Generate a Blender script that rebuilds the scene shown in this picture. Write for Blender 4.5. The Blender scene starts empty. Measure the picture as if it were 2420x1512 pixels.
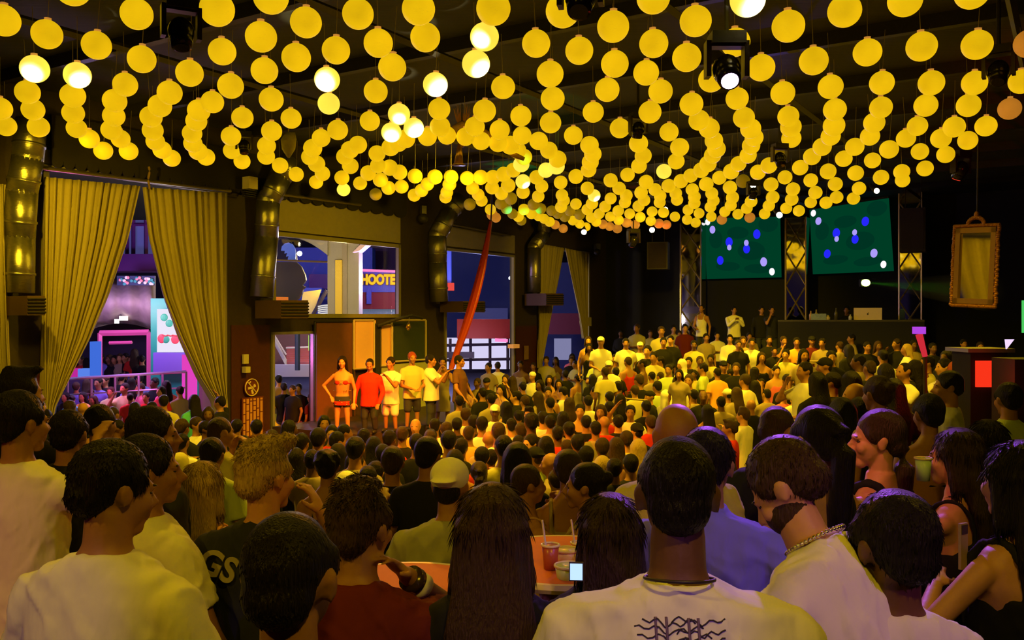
import bpy, bmesh, math, random
from mathutils import Vector, Matrix
random.seed(7)
rnd = random.random
S = bpy.context.scene
COL = S.collection
PI = math.pi
# ---------------------------------------------------------------- frame of reference
F, CX, HY, CZ = 2096.0, 1210.0, 745.0, 3.2      # focal length in pixels, centre column, horizon row, eye height
def P(px, py, d):                               # the point at depth d metres seen at a pixel
    return Vector(((px - CX) / F * d, d, CZ - (py - HY) / F * d))
NX, NY, WC = .844, -.536, -14.31                # plane of the street-side wall (normal into the room)
UX, UY = .536, .844                             # along that wall, away from the camera
RC = -28.8                                      # plane of the rear wall
def W(px, py, off=0.0):
    a = (px - CX) / F
    d = (WC + off) / (NX * a + NY)
    return P(px, py, d)
def R(px, py, off=0.0):
    a = (px - CX) / F
    d = (RC + off) / (-UX * a - UY)
    return P(px, py, d)
# ---------------------------------------------------------------- materials
MATS = {}
def mat(name, col, rough=.6, metal=0.0, emit=None, es=1.0, bump=0.0, bs=20.0, stretch=None, var=0.0, spec=None, coat=0.0, alpha=None, trans=0.0):
    if name in MATS: return MATS[name]
    m = bpy.data.materials.new(name); m.use_nodes = True
    nt = m.node_tree; b = nt.nodes['Principled BSDF']
    b.inputs['Base Color'].default_value = (*col, 1)
    b.inputs['Roughness'].default_value = rough
    b.inputs['Metallic'].default_value = metal
    if spec is not None: b.inputs['Specular IOR Level'].default_value = spec
    if coat: b.inputs['Coat Weight'].default_value = coat
    if trans: b.inputs['Transmission Weight'].default_value = trans
    if emit:
        b.inputs['Emission Color'].default_value = (*emit, 1)
        b.inputs['Emission Strength'].default_value = es
    if bump or var:
        tc = nt.nodes.new('ShaderNodeTexCoord'); mp = nt.nodes.new('ShaderNodeMapping')
        nt.links.new(tc.outputs['Object'], mp.inputs['Vector'])
        mp.inputs['Scale'].default_value = stretch or (1, 1, 1)
        nz = nt.nodes.new('ShaderNodeTexNoise'); nz.inputs['Scale'].default_value = bs; nz.inputs['Detail'].default_value = 4
        nt.links.new(mp.outputs['Vector'], nz.inputs['Vector'])
        if bump:
            bp = nt.nodes.new('ShaderNodeBump'); bp.inputs['Strength'].default_value = bump; bp.inputs['Distance'].default_value = .02
            nt.links.new(nz.outputs['Fac'], bp.inputs['Height']); nt.links.new(bp.outputs['Normal'], b.inputs['Normal'])
        if var:
            mx = nt.nodes.new('ShaderNodeMix'); mx.data_type = 'RGBA'
            mx.inputs[6].default_value = (*[c * (1 - var) for c in col], 1); mx.inputs[7].default_value = (*[min(1, c * (1 + var)) for c in col], 1)
            nt.links.new(nz.outputs['Fac'], mx.inputs[0]); nt.links.new(mx.outputs[2], b.inputs['Base Color'])
    MATS[name] = m
    return m
def emat(name, col, s=1.0, mis=False):
    if name in MATS: return MATS[name]
    m = bpy.data.materials.new(name); m.use_nodes = True
    nt = m.node_tree; nt.nodes.clear()
    e = nt.nodes.new('ShaderNodeEmission'); e.inputs[0].default_value = (*col, 1); e.inputs[1].default_value = s
    o = nt.nodes.new('ShaderNodeOutputMaterial'); nt.links.new(e.outputs[0], o.inputs[0])
    m.cycles.emission_sampling = 'AUTO' if mis else 'NONE'
    MATS[name] = m
    return m
# ---------------------------------------------------------------- mesh builder
def sph_data(seg, ring):
    vs = [(0, 0, 1)]; fs = []
    for i in range(1, ring):
        t = PI * i / ring
        for j in range(seg):
            a = 2 * PI * j / seg
            vs.append((math.sin(t) * math.cos(a), math.sin(t) * math.sin(a), math.cos(t)))
    vs.append((0, 0, -1)); n = len(vs) - 1
    for j in range(seg):
        k = (j + 1) % seg
        fs.append((0, 1 + j, 1 + k)); fs.append((n, n - seg + k, n - seg + j))
        for i in range(ring - 2):
            a = 1 + i * seg
            fs.append((a + j, a + seg + j, a + seg + k, a + k))
    return vs, fs
SPH = {}
class MB:
    def __init__(s): s.v, s.f, s.m, s.cur, s.T = [], [], [], 0, None
    def add(s, vs, fs, M=None):
        b = len(s.v)
        for p in vs:
            p = Vector(p)
            if M is not None: p = M @ p
            if s.T is not None: p = s.T @ p
            s.v.append(p)
        for q in fs: s.f.append(tuple(b + i for i in q)); s.m.append(s.cur)
        return s
    def box(s, c, size, rz=0, M=None):
        x, y, z = [k / 2 for k in size]
        vs = [(-x, -y, -z), (x, -y, -z), (x, y, -z), (-x, y, -z), (-x, -y, z), (x, -y, z), (x, y, z), (-x, y, z)]
        fs = [(0, 3, 2, 1), (4, 5, 6, 7), (0, 1, 5, 4), (1, 2, 6, 5), (2, 3, 7, 6), (3, 0, 4, 7)]
        m = Matrix.Translation(Vector(c)) @ Matrix.Rotation(rz, 4, 'Z')
        return s.add(vs, fs, (M @ m) if M is not None else m)
    def prism(s, pts, vec):                       # polygon extruded by a vector
        pts = [Vector(p) for p in pts]; vec = Vector(vec); n = len(pts)
        vs = pts + [p + vec for p in pts]
        fs = [tuple(range(n))[::-1], tuple(range(n, 2 * n))] + [(i, (i + 1) % n, n + (i + 1) % n, n + i) for i in range(n)]
        return s.add(vs, fs)
    def ell(s, c, r, M=None, seg=16, ring=12):
        if (seg, ring) not in SPH: SPH[(seg, ring)] = sph_data(seg, ring)
        vs, fs = SPH[(seg, ring)]
        if not hasattr(r, '__len__'): r = (r, r, r)
        m = Matrix.Translation(Vector(c)) @ Matrix.Diagonal((*r, 1))
        return s.add(vs, fs, (M @ m) if M is not None else m)
    def cone(s, a, b, ra, rb, seg=12, cap=True):
        a, b = Vector(a), Vector(b); d = b - a
        if d.length < 1e-6: return s
        q = d.to_track_quat('Z', 'Y').to_matrix()
        vs = []
        for c, r in ((a, ra), (b, rb)):
            for j in range(seg):
                t = 2 * PI * j / seg
                vs.append(c + q @ Vector((r * math.cos(t), r * math.sin(t), 0)))
        fs = [(j, (j + 1) % seg, seg + (j + 1) % seg, seg + j) for j in range(seg)]
        if cap: fs += [tuple(range(seg))[::-1], tuple(range(seg, 2 * seg))]
        return s.add(vs, fs)
    def cap(s, a, b, ra, rb, seg=12):             # tapered capsule
        a, b = Vector(a), Vector(b)
        s.cone(a, b, ra, rb, seg); s.ell(a, ra * .999, None, seg, 8); s.ell(b, rb * .999, None, seg, 8)
        return s
    def tube(s, pts, r, seg=6):
        pts = [Vector(p) for p in pts]; vs = []; n = len(pts)
        for i, p in enumerate(pts):
            d = (pts[min(i + 1, n - 1)] - pts[max(i - 1, 0)])
            q = d.to_track_quat('Z', 'Y').to_matrix()
            rr = r[i] if hasattr(r, '__len__') else r
            for j in range(seg):
                t = 2 * PI * j / seg
                vs.append(p + q @ Vector((rr * math.cos(t), rr * math.sin(t), 0)))
        fs = [(i * seg + j, i * seg + (j + 1) % seg, (i + 1) * seg + (j + 1) % seg, (i + 1) * seg + j) for i in range(n - 1) for j in range(seg)]
        fs += [tuple(range(seg))[::-1], tuple(range((n - 1) * seg, n * seg))]
        return s.add(vs, fs)
    def loft(s, secs, M=None, seg=20, p=2.4):     # stacked super-ellipses (cx,cy,z,rx,ry)
        vs = []; n = len(secs)
        for cx, cy, z, rx, ry in secs:
            for j in range(seg):
                t = 2 * PI * j / seg; c, q = math.cos(t), math.sin(t)
                vs.append((cx + rx * math.copysign(abs(c) ** (2 / p), c), cy + ry * math.copysign(abs(q) ** (2 / p), q), z))
        fs = [(i * seg + j, i * seg + (j + 1) % seg, (i + 1) * seg + (j + 1) % seg, (i + 1) * seg + j) for i in range(n - 1) for j in range(seg)]
        fs += [tuple(range(seg))[::-1], tuple(range((n - 1) * seg, n * seg))]
        return s.add(vs, fs, M)
    def mesh(s, name, smooth=False):
        me = bpy.data.meshes.new(name)
        me.from_pydata([tuple(v) for v in s.v], [], s.f)
        if any(s.m): me.polygons.foreach_set('material_index', s.m)
        bm = bmesh.new(); bm.from_mesh(me); bmesh.ops.recalc_face_normals(bm, faces=bm.faces); bm.to_mesh(me); bm.free()
        if smooth: me.polygons.foreach_set('use_smooth', [True] * len(me.polygons))
        return me
    def build(s, name, mats, parent=None, smooth=False, local=False):
        """link as one object; a child keeps world coordinates unless local"""
        if local is False and parent is not None:
            inv = parent.matrix_basis.inverted(); s.v = [inv @ v for v in s.v]
        me = s.mesh(name, smooth)
        for m in (mats if isinstance(mats, (list, tuple)) else [mats]): me.materials.append(m)
        o = bpy.data.objects.new(name, me); COL.objects.link(o)
        if parent is not None: o.parent = parent
        return o
def tag(o, label, cat=None, group=None, kind=None):
    o['label'] = label
    if cat: o['category'] = cat
    if group: o['group'] = group
    if kind: o['kind'] = kind
    return o
def thing(name, loc, label, cat, group=None, rz=0.0):
    o = bpy.data.objects.new(name, None); COL.objects.link(o)
    o.location = Vector(loc); o.rotation_euler = (0, 0, rz); o.empty_display_size = .1
    o.matrix_basis = Matrix.Translation(Vector(loc)) @ Matrix.Rotation(rz, 4, 'Z')
    return tag(o, label, cat, group)
def struct(mb, name, mats, smooth=False):
    o = mb.build(name, mats, None, smooth); o['kind'] = 'structure'; return o
def one(mb, name, mats, label, cat, group=None, smooth=False):
    return tag(mb.build(name, mats, None, smooth), label, cat, group)
def remesh(mb, name, voxel, sm=3, smf=.5):
    """fuse overlapping closed volumes into one continuous skin"""
    me = mb.mesh(name + '_raw'); o = bpy.data.objects.new(name, me); COL.objects.link(o)
    r = o.modifiers.new('r', 'REMESH'); r.mode = 'VOXEL'; r.voxel_size = voxel; r.use_smooth_shade = True
    if sm:
        q = o.modifiers.new('s', 'SMOOTH'); q.iterations = sm; q.factor = smf
    dg = bpy.context.evaluated_depsgraph_get()
    out = bpy.data.meshes.new_from_object(o.evaluated_get(dg), depsgraph=dg)
    bpy.data.objects.remove(o); bpy.data.meshes.remove(me)
    out.name = name; out.polygons.foreach_set('use_smooth', [True] * len(out.polygons))
    return out
# ================================================================ people
FC = {'W': (.80, .78, .72), 'K': (.012, .012, .014), 'N': (.02, .022, .05), 'R': (.55, .03, .02), 'O': (.85, .40, .10), 'Y': (.55, .50, .20), 'G': (.10, .45, .25),
      'B': (.16, .16, .55), 'P': (.75, .16, .30), 'T': (.33, .26, .18), 'M': (.13, .015, .02), 'L': (.48, .60, .22), 'C': (.10, .55, .50), 'E': (.35, .35, .33), 'S': (.5, .3, .2)}
CN = {'W': 'white', 'K': 'black', 'N': 'navy', 'R': 'red', 'O': 'orange', 'Y': 'olive yellow', 'G': 'green', 'B': 'blue', 'P': 'pink', 'T': 'tan', 'M': 'maroon', 'L': 'lime', 'C': 'turquoise', 'E': 'grey', 'S': 'brown'}
def cloth(c): return mat('cloth_' + CN[c].replace(' ', '_'), FC[c], .85, bump=.8, bs=7, stretch=(1.3, 1.3, .5), var=.06, spec=.2)
SKIN = [mat('skin_light', (.52, .26, .11), .55, bump=.08, bs=60, var=.06), mat('skin_tan', (.34, .155, .06), .55, bump=.08, bs=60, var=.06), mat('skin_brown', (.14, .06, .024), .55, bump=.08, bs=60, var=.06)]
def hairm(k):
    c = {'d': (.012, .009, .007), 'n': (.06, .032, .016), 'y': (.55, .38, .14), 'r': (.35, .06, .02), 'b': (.045, .027, .014)}[k]
    return mat('hair_' + {'d': 'black', 'n': 'brown', 'y': 'blonde', 'r': 'auburn', 'b': 'dark_brown'}[k], c, .42, bump=.9, bs=34, stretch=(6, 6, .7), var=.45, spec=.22)
EYE = mat('eye_dark', (.02, .015, .01), .2)
SHOE = mat('shoe_leather', (.02, .018, .016), .5)
DENIM = mat('denim_dark', (.03, .035, .06), .85, bump=.3, bs=40)

ARMS = {  # wrist relative to the shoulder (x outward, y forward, z up) and elbow pole
    'down': ((.07, .05, -.53), (.3, -.6, 0)), 'front': ((-.10, .26, -.34), (.6, -.5, -.4)), 'cross': ((-.20, .22, -.22), (.7, .1, -.6)),
    'up': ((.03, .20, .40), (1, .3, .1)), 'face': ((-.08, .22, .10), (.5, .2, -1)), 'hip': ((.06, .03, -.40), (1, -.3, .1)),
    'phone': ((-.08, .36, .02), (.5, 0, -1)), 'clap': ((-.155, .32, -.02), (.7, 0, -1)), 'neck': ((-.10, -.03, .14), (1, .6, .5)),
    'side': ((.30, .22, -.20), (.2, -.5, -.6)), 'low': ((-.05, .38, -.30), (.6, -.3, -.6)), 'reach': ((.05, .50, -.12), (.4, -.2, -1)),
    'left': ((-.30, .28, -.16), (0, -.2, -1)), 'temple': ((-.10, .22, .16), (.4, .6, -1)), 'hang': ((.06, .22, -.48), (.4, -.4, 0))}
def ik(sh, wr, pole, l1, l2):
    d = wr - sh; L = min(max(d.length, .12), l1 + l2 - .004); dn = d.normalized()
    a = (l1 * l1 - l2 * l2 + L * L) / (2 * L); h = math.sqrt(max(l1 * l1 - a * a, 0))
    p = pole - dn * pole.dot(dn); p = p.normalized() if p.length > 1e-4 else Vector((1, 0, 0))
    return sh + dn * a + p * h, sh + dn * L
def hand(mb, wr, dr, side, up, fine):
    """palm, four unequal bent fingers and a thumb that leaves the side of the palm"""
    z = dr.normalized(); x = z.cross(up); x = x.normalized() if x.length > 1e-3 else Vector((1, 0, 0)); y = z.cross(x)
    M = Matrix.Translation(wr) @ Matrix((x, y, z)).transposed().to_4x4()
    mb.ell((0, 0, .045), (.040, .016, .052), M, 12, 8)
    r = .0088 if fine else .0105
    for i, (fx, L) in enumerate(((-.030, .060), (-.010, .070), (.011, .066), (.030, .052))):
        a = M @ Vector((fx, 0, .082)); b = M @ Vector((fx * 1.08, .006, .082 + L * .48)); c = M @ Vector((fx * 1.1, .030, .082 + L * .86))
        mb.cap(a, b, r, r * .95, 8); mb.cap(b, c, r * .95, r * .8, 8)
    t = -1 * side
    mb.cap(M @ Vector((t * .030, .002, .022)), M @ Vector((t * .058, .014, .050)), .013, .011, 8)
    mb.cap(M @ Vector((t * .058, .014, .050)), M @ Vector((t * .060, .026, .078)), .011, .009, 8)

from mathutils import noise
def wrinkle(me, amp, seed):                      # soft hanging folds pressed into the cloth
    nr = [v.normal.copy() for v in me.vertices]
    for v, n0 in zip(me.vertices, nr):
        c = v.co; w = noise.noise(Vector((c.x * 3 + seed, c.y * 3, c.z * 3))) * 2.2
        f = abs(noise.noise(Vector((c.x * 11 + c.z * 4 + w, c.y * 11, c.z * 2.6 + seed)))) + .5 * abs(noise.noise(Vector((c.x * 21 - c.z * 9 + w, c.y * 19, c.z * 8))))
        v.co = c + n0 * (.0015 + amp * max(0.0, 1.25 - 3.0 * f))
def tufts(me, kind, hc):                         # locks that break up the smooth cap of hair
    vs = [(v.co.copy(), v.normal.copy()) for v in me.vertices]; st = random.getstate(); random.seed(len(vs))
    long_ = kind in ('long', 'pony', 'bob'); n = 2600 if long_ else 2200; V_, F_ = [], []
    for i in range(n):
        c, nn = random.choice(vs)
        dn = Vector((0, 0, -1)); tg = dn - nn * dn.dot(nn); tg = tg.normalized() if tg.length > .1 else Vector((random.uniform(-1, 1), random.uniform(-1, 1), 0)).normalized()
        if long_: L = random.uniform(.03, .08); dd = tg + nn * random.uniform(-.01, .035); r = .0022
        else:
            if kind == 'quiff' and c.z > hc.z + .07: dd = tg * .3 + nn * .30 + Vector((random.uniform(-.25, .25), -.6, 0)); L = random.uniform(.02, .036)
            else: dd = tg + nn * random.uniform(.05, .26) + Vector((random.uniform(-.3, .3), random.uniform(-.3, .3), 0)); L = random.uniform(.010, .024) * (.6 if kind == 'crop' else 1)
            r = .0016
        dd.normalize(); x = dd.orthogonal().normalized(); y = dd.cross(x); b = len(V_); c0 = c - nn * .004
        for k in range(3): a = 2 * PI * k / 3; V_.append(c0 + (x * math.cos(a) + y * math.sin(a)) * r)
        m_ = c0 + dd * L * .6 + nn * .001
        for k in range(3): a = 2 * PI * k / 3; V_.append(m_ + (x * math.cos(a) + y * math.sin(a)) * r * .8)
        V_.append(c0 + dd * L + Vector((0, 0, -L * .08))); t = b + 6
        F_ += [(b, b + 1, b + 4, b + 3), (b + 1, b + 2, b + 5, b + 4), (b + 2, b, b + 3, b + 5), (b + 3, b + 4, t), (b + 4, b + 5, t), (b + 5, b + 3, t)]
    m2 = bpy.data.meshes.new('t'); m2.from_pydata([tuple(v) for v in V_], [], F_)
    bm = bmesh.new(); bm.from_mesh(me); bm.from_mesh(m2); bm.to_mesh(me); bm.free(); bpy.data.meshes.remove(m2)
    me.polygons.foreach_set('use_smooth', [True] * len(me.polygons)); random.setstate(st)
def make_body(spec, voxel):
    """returns {part: mesh}, head offset from the origin; origin = floor under the pelvis, facing +Y"""
    g = spec.get
    fem = g('fem', False); H = g('pel', .90); lean = math.radians(g('lean', 0)); wd = g('wd', .93 if fem else 1.0); fine = voxel < .011
    skin, shirt, pants, hair, eyes = MB(), MB(), MB(), MB(), MB(); shoes = {-1: MB(), 1: MB()}
    if g('nolegs'): pants = MB()
    T0 = Matrix.Translation((0, 0, H)) @ Matrix.Rotation(-lean, 4, 'X')          # pelvis frame, z up the spine
    # -------- torso
    sw = .19 * wd; bu = .02 if fem else 0
    tor = [(0, 0, -.12, .13, .10), (0, 0, -.02, .155 * wd, .105), (0, .005, .12, .132 * wd, .092), (0, .005, .27, .155 * wd, .105 + bu * .5), (0, 0, .38, .172 * wd, .105 + bu), (0, -.012, .47, .185 * wd, .082), (0, -.018, .515, .155 * wd, .066), (0, -.018, .55, .085, .058), (0, -.014, .585, .058, .056)]
    skin.loft(tor, T0)
    nk = T0 @ Vector((0, -.012, .56))
    hd = T0 @ Vector((0, .012, .72))
    hc = T0 @ Vector((0, .0, .72)) if not g('hoff') else T0 @ Vector(g('hoff'))
    skin.cap(nk - Vector((0, 0, .03)), hc + Vector((0, -.018, -.06)), .060 * (.86 if fem else 1), .054 * (.88 if fem else 1))
    HM = Matrix.Translation(hc) @ Matrix.Rotation(math.radians(g('hy', 0)), 4, 'Z') @ Matrix.Rotation(math.radians(g('hp', 0)), 4, 'X') @ Matrix.Rotation(math.radians(g('hr', 0)), 4, 'Y') @ Matrix.Scale(g('hs', 1.0), 4)
    # -------- head with face
    skin.ell((0, -.010, .028), (.077, .097, .090), HM, 20, 14)
    skin.ell((0, .034, -.030), (.062, .062, .076), HM, 18, 12)
    skin.ell((0, .068, -.096), (.030, .026, .024), HM, 12, 8)
    skin.ell((0, .085, .012), (.050, .018, .012), HM, 12, 8)
    for q in (-1, 1):
        skin.ell((q * .040, .066, -.030), (.024, .026, .026), HM, 10, 8)
        skin.ell((q * .079, -.004, -.006), (.009, .019, .031), HM @ Matrix.Rotation(0, 4, 'X'), 10, 8)
        skin.ell((q * .083, -.010, .006), (.008, .018, .018), HM, 10, 8)
        eyes.ell((q * .031, .080, -.003), (.013, .009, .0045), HM, 8, 6)
        eyes.ell((q * .032, .090, .017), (.017, .006, .0028), HM, 8, 6)
    a = HM @ Vector((0, .086, .012)); b = HM @ Vector((0, .121, -.034))
    skin.cap(a, b, .008, .0105, 8)
    for q in (-1, 1): skin.ell((q * .012, .105, -.039), (.009, .012, .008), HM, 8, 6)
    skin.ell((0, .096, -.062), (.024, .013, .0065), HM, 10, 6); skin.ell((0, .093, -.074), (.020, .012, .0065), HM, 10, 6)
    # -------- arms
    el, wr_ = {}, {}
    for q, key in ((-1, 'al'), (1, 'ar')):
        wv, pv = ARMS[g(key, 'down')] if isinstance(g(key, 'down'), str) else g(key)
        sh = T0 @ Vector((q * sw * .93, -.012, .455))
        rt = Matrix.Rotation(-lean * .5, 3, 'X')
        w = sh + rt @ Vector((q * wv[0], wv[1], wv[2])); p = Vector((q * pv[0], pv[1], pv[2]))
        e, w = ik(sh, w, p, .295, .265)
        f = .84 if fem else 1.0
        skin.cap(sh, e, .052 * f, .041 * f); skin.cap(e, w, .042 * f, .027 * f)
        hand(skin, w, (w - e).normalized() * .7 + Vector((0, .5 if wv[2] < .1 else .1, .0)) * .5, q, Vector((0, 0, 1)) if abs((w - e).normalized().z) < .9 else Vector((0, 1, 0)), fine)
        el[q], wr_[q] = (sh, e, w), w
    # -------- legs
    sit = g('sit', False)
    for q in (-1, 1):
        hp = T0 @ Vector((q * .085, 0, -.06))
        if sit: kn = Vector((q * .13, .42, H - .04)); an = Vector((q * .13, .36, max(.09, H - .46)))
        else: kn = Vector((q * .10, .015, H * .52)); an = Vector((q * .11, -.01, .085))
        skin.cap(hp, kn, .078, .052); skin.cap(kn, an, .052, .036)
        shoes[q].ell((an.x, an.y + .055, an.z - .045), (.045, .125, .042), None, 12, 8)
        lg = g('legs', 'long'); k = .018
        if lg == 'long': pants.cap(hp, kn, .088 + k * .3, .062 + k); pants.cap(kn, an + Vector((0, 0, .03)), .062 + k * .6, .050 + k * .4)
        elif lg == 'short': pants.cap(hp, kn + (hp - kn) * .15, .098, .085)
        elif lg == 'mini': pants.cap(hp, hp + (kn - hp) * .2, .095, .085)
    pants.loft([(0, 0, -.13, .150 * wd, .115), (0, 0, -.02, .170 * wd, .118), (0, 0, .06, .155 * wd, .110)], T0)
    # -------- top
    top = g('top', 'tee'); k = g('loose', .018)
    if top in ('tee', 'long', 'polo'):
        hem = -.10 if not g('tuck') else -.02
        shirt.loft([(0, 0, hem, .168 * wd + k, .118 + k), (0, 0, .0, .160 * wd + k, .112 + k), (0, .005, .12, .148 * wd + k, .104 + k), (0, .005, .27, .158 * wd + k, .108 + k + bu * .5), (0, 0, .38, .172 * wd + k, .106 + k + bu), (0, -.012, .472, .192 * wd + k * .6, .088 + k * .7), (0, -.018, .524, .164 * wd + k * .6, .074 + k * .5), (0, -.018, .556, .098, .068 + k * .3), (0, -.016, .572, .074, .064)], T0)
        for q in (-1, 1):
            sh, e, w = el[q]
            if top == 'long': shirt.cap(sh, e, .066, .054); shirt.cap(e, w, .054, .036)
            else:
                m = sh + (e - sh) * .66; shirt.cap(sh, sh + (e - sh) * .2, .066, .068); shirt.cone(sh, m, .064, .069, 14)
        if top == 'polo': shirt.loft([(0, -.014, .555, .070, .066), (0, -.010, .590, .062, .062)], T0)
    elif top in ('tank', 'dress'):
        shirt.loft([(0, 0, -.14 if top == 'tank' else -.34, .165 * wd + k, .118 + k), (0, 0, .0, .156 * wd + k * .7, .108 + k * .7), (0, .005, .12, .138 * wd + k * .6, .096 + k * .6), (0, .005, .27, .157 * wd + k * .5, .108 + k * .5 + bu * .5), (0, 0, .375, .150 * wd + k * .5, .108 + k * .5 + bu), (0, 0, .40, .120 * wd, .09)], T0)
        for q in (-1, 1):
            pts = [T0 @ Vector((q * .095 * wd, -.116 , .35)), T0 @ Vector((q * .100 * wd, -.108, .43)), T0 @ Vector((q * .103 * wd, -.096, .49)), T0 @ Vector((q * .106 * wd, -.055, .536)), T0 @ Vector((q * .106 * wd, -.012, .546)), T0 @ Vector((q * .103 * wd, .040, .525)), T0 @ Vector((q * .097 * wd, .078 + bu * .6, .470)), T0 @ Vector((q * .090 * wd, .102 + bu, .40)), T0 @ Vector((q * .085 * wd, .110 + bu, .35))]
            shirt.tube(pts, g('strap', .013), 8)
    elif top == 'bikini':
        for q in (-1, 1): shirt.ell((q * .07, .085, .33), (.062, .05, .05), T0)
        shirt.loft([(0, 0, .30, .158, .118), (0, 0, .325, .160, .118)], T0)
        shirt.loft([(0, 0, -.12, .165, .122), (0, 0, -.03, .170, .122)], T0)
    # -------- hair
    hk = g('hair', 'short')
    if hk in ('short', 'crop', 'quiff', 'long', 'pony', 'bun', 'curly', 'bob', 'cap'):
        e = .0 if hk == 'crop' else -.006 if hk == 'cap' else .007
        hair.ell((0, -.018, .040), (.079 + e, .094 + e, .088 + e), HM, 20, 14)
        hair.ell((0, -.058, -.010), (.066, .055 + e, .060), HM, 16, 10)
        for q in (-1, 1): hair.ell((q * .070, .018, .030), (.013 + e, .040, .036), HM, 10, 8)
        if hk == 'quiff':
            for i in range(9): hair.ell((random.uniform(-.045, .045), random.uniform(-.06, .07), .112 + random.uniform(0, .018)), (.034, .034, .022), HM, 10, 8)
        if hk == 'curly':
            for i in range(40):
                t = random.uniform(0, 2 * PI); z = random.uniform(-.2, 1)
                hair.ell((.078 * math.cos(t) * math.sqrt(1 - z * z * .9), -.02 + .09 * math.sin(t) * math.sqrt(1 - z * z * .9) - .01, .045 + z * .075), .024, HM, 8, 6)
        if hk in ('long', 'bob'):
            L = g('hlen', .40) if hk == 'long' else .13
            hair.loft([(0, -.03, .10, .06, .07), (0, -.045, .04, .092, .075), (0, -.060, -.04, .094, .062), (0, -.082, -.12, .098, .050)] + ([(0, -.105, -.20, .112, .044), (0, -.118, -.28, .112, .038)] if L > .2 else []) + [(0, -.115, -L, .085, .028)], Matrix.Translation(hc) @ Matrix.Rotation(math.radians(g('hy', 0) * .8), 4, 'Z') @ Matrix.Scale(g('hs', 1.0), 4))
            for q in (-1, 1): hair.cap(HM @ Vector((q * .066, .012, .05)), HM @ Vector((q * .085, -.02, -.12)), .028, .03)
        if hk == 'pony':
            z0 = -.09 if g('low') else 0; yb = .040 if g('low') else 0
            hair.ell((0, -.112 + yb, .05 + z0), .030, HM, 12, 8)
            pts = [HM @ Vector((0, -.10 + yb, .07 + z0)), HM @ Vector((0, -.138 + yb, .045 + z0))] + [hc + (HM.to_3x3() @ Vector((0, -.145 + yb + .008 * i, 0))) + Vector((0, 0, -.02 + z0 - .085 * i)) for i in range(g('plen', 4))]
            n = len(pts); hair.tube(pts, [.022, .036] + [.044] * (n - 3) + [.014], 12)
        if hk == 'bun': hair.ell((0, -.118, .052), (.042, .038, .040), HM, 14, 10)
        if hk == 'cap': pass
    hat = MB()
    if hk in ('cap', 'hood', 'visor', 'whitecap'):
        if hk == 'whitecap': hair.ell((0, -.030, .010), (.080, .085, .07), HM, 16, 10)
        if hk == 'hood':
            hat.ell((0, -.016, .022), (.098, .112, .118), HM, 16, 12); hat.cap(HM @ Vector((0, -.04, -.06)), T0 @ Vector((0, -.03, .52)), .085, .10)
        else:
            hat.ell((0, -.010, .052), (.090, .106, .084), HM, 20, 14)
            sgn = -1 if g('back') else 1
            hat.loft([(0, sgn * .10, .044, .062, .070), (0, sgn * .105, .054, .060, .068)], HM)
    out = {}
    mm = {'skin': skin, 'shirt': shirt, 'trousers': pants, 'hair': hair, 'cap': hat}
    if not g('noshoe'): mm['shoe_l'] = shoes[-1]; mm['shoe_r'] = shoes[1]
    for k_, mb in mm.items():
        if mb.v: out[k_] = remesh(mb, 'person_' + k_, voxel * (1.25 if k_ in ('trousers', 'shoe_l', 'shoe_r') else 1), 4 if k_ != 'skin' else (1 if voxel < .008 else 2), .5)
    if fine and 'shirt' in out and top in ('tee', 'polo', 'long', 'dress'): wrinkle(out['shirt'], .0075, random.uniform(0, 50))
    if fine and 'hair' in out and hk not in ('pony', 'bun', 'cap'): tufts(out['hair'], hk, hc)
    bm = bmesh.new(); bm.from_mesh(out['skin']); n0 = len(bm.faces)
    bm.from_mesh(eyes.mesh('person_eyes', True)); bm.faces.ensure_lookup_table()
    for i in range(n0, len(bm.faces)): bm.faces[i].material_index = 1
    bm.to_mesh(out['skin']); bm.free()
    return out, hc, el

PARTN = {'skin': 'body', 'shirt': 'shirt', 'trousers': 'trousers', 'hair': 'hair', 'shoe_l': 'shoe', 'shoe_r': 'shoe', 'cap': 'cap'}
def link_person(meshes, root, mats):
    objs = {}
    for k, me in meshes.items():
        if not me.materials:
            me.materials.append(None)
            if k == 'skin': me.materials.append(EYE)
        o = bpy.data.objects.new({'cap': 'cap' if 'hood' not in root.get('label', '') else 'hood'}.get(k, PARTN[k]), me)
        COL.objects.link(o); o.parent = root
        o.material_slots[0].link = 'OBJECT'; o.material_slots[0].material = mats[k]
        objs[k] = o
    return objs
def pmats(c, skin=0, hair='d', legs='K', cap='W'):
    return {'skin': SKIN[skin], 'shirt': cloth(c), 'trousers': DENIM if legs == 'K' else cloth(legs), 'hair': hairm(hair), 'shoe_l': SHOE, 'shoe_r': SHOE, 'cap': cloth(cap)}
PEOPLE = []
def hero(px, py, d, yaw, floor, label, c='W', skin=0, hc='d', legc='K', capc='W', voxel=.0085, zlift=0, **sp):
    """a person built for one place: the head centre lands at (px,py) at depth d, the feet on the floor"""
    h = P(px, py, d); lean = math.radians(sp.get('lean', 0))
    if voxel == .0085: voxel = .0125 if d > 5 else .0105 if d > 3.6 else .009
    pel = h.z - floor - .72 * math.cos(lean)
    if sp.get('sit'): sp['seat'] = pel
    sp['pel'] = max(pel, .5)
    meshes, hc_, el = make_body(sp, voxel)
    R_ = Matrix.Rotation(math.radians(yaw), 4, 'Z')
    o = R_ @ hc_
    root = thing('person', (h.x - o.x, h.y - o.y, h.z - o.z), label, 'person', None, math.radians(yaw))
    ob = link_person(meshes, root, pmats(c, skin, hc, legc, capc))
    PEOPLE.append((px, py, d, root))
    return root, ob, el, hc_
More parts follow.
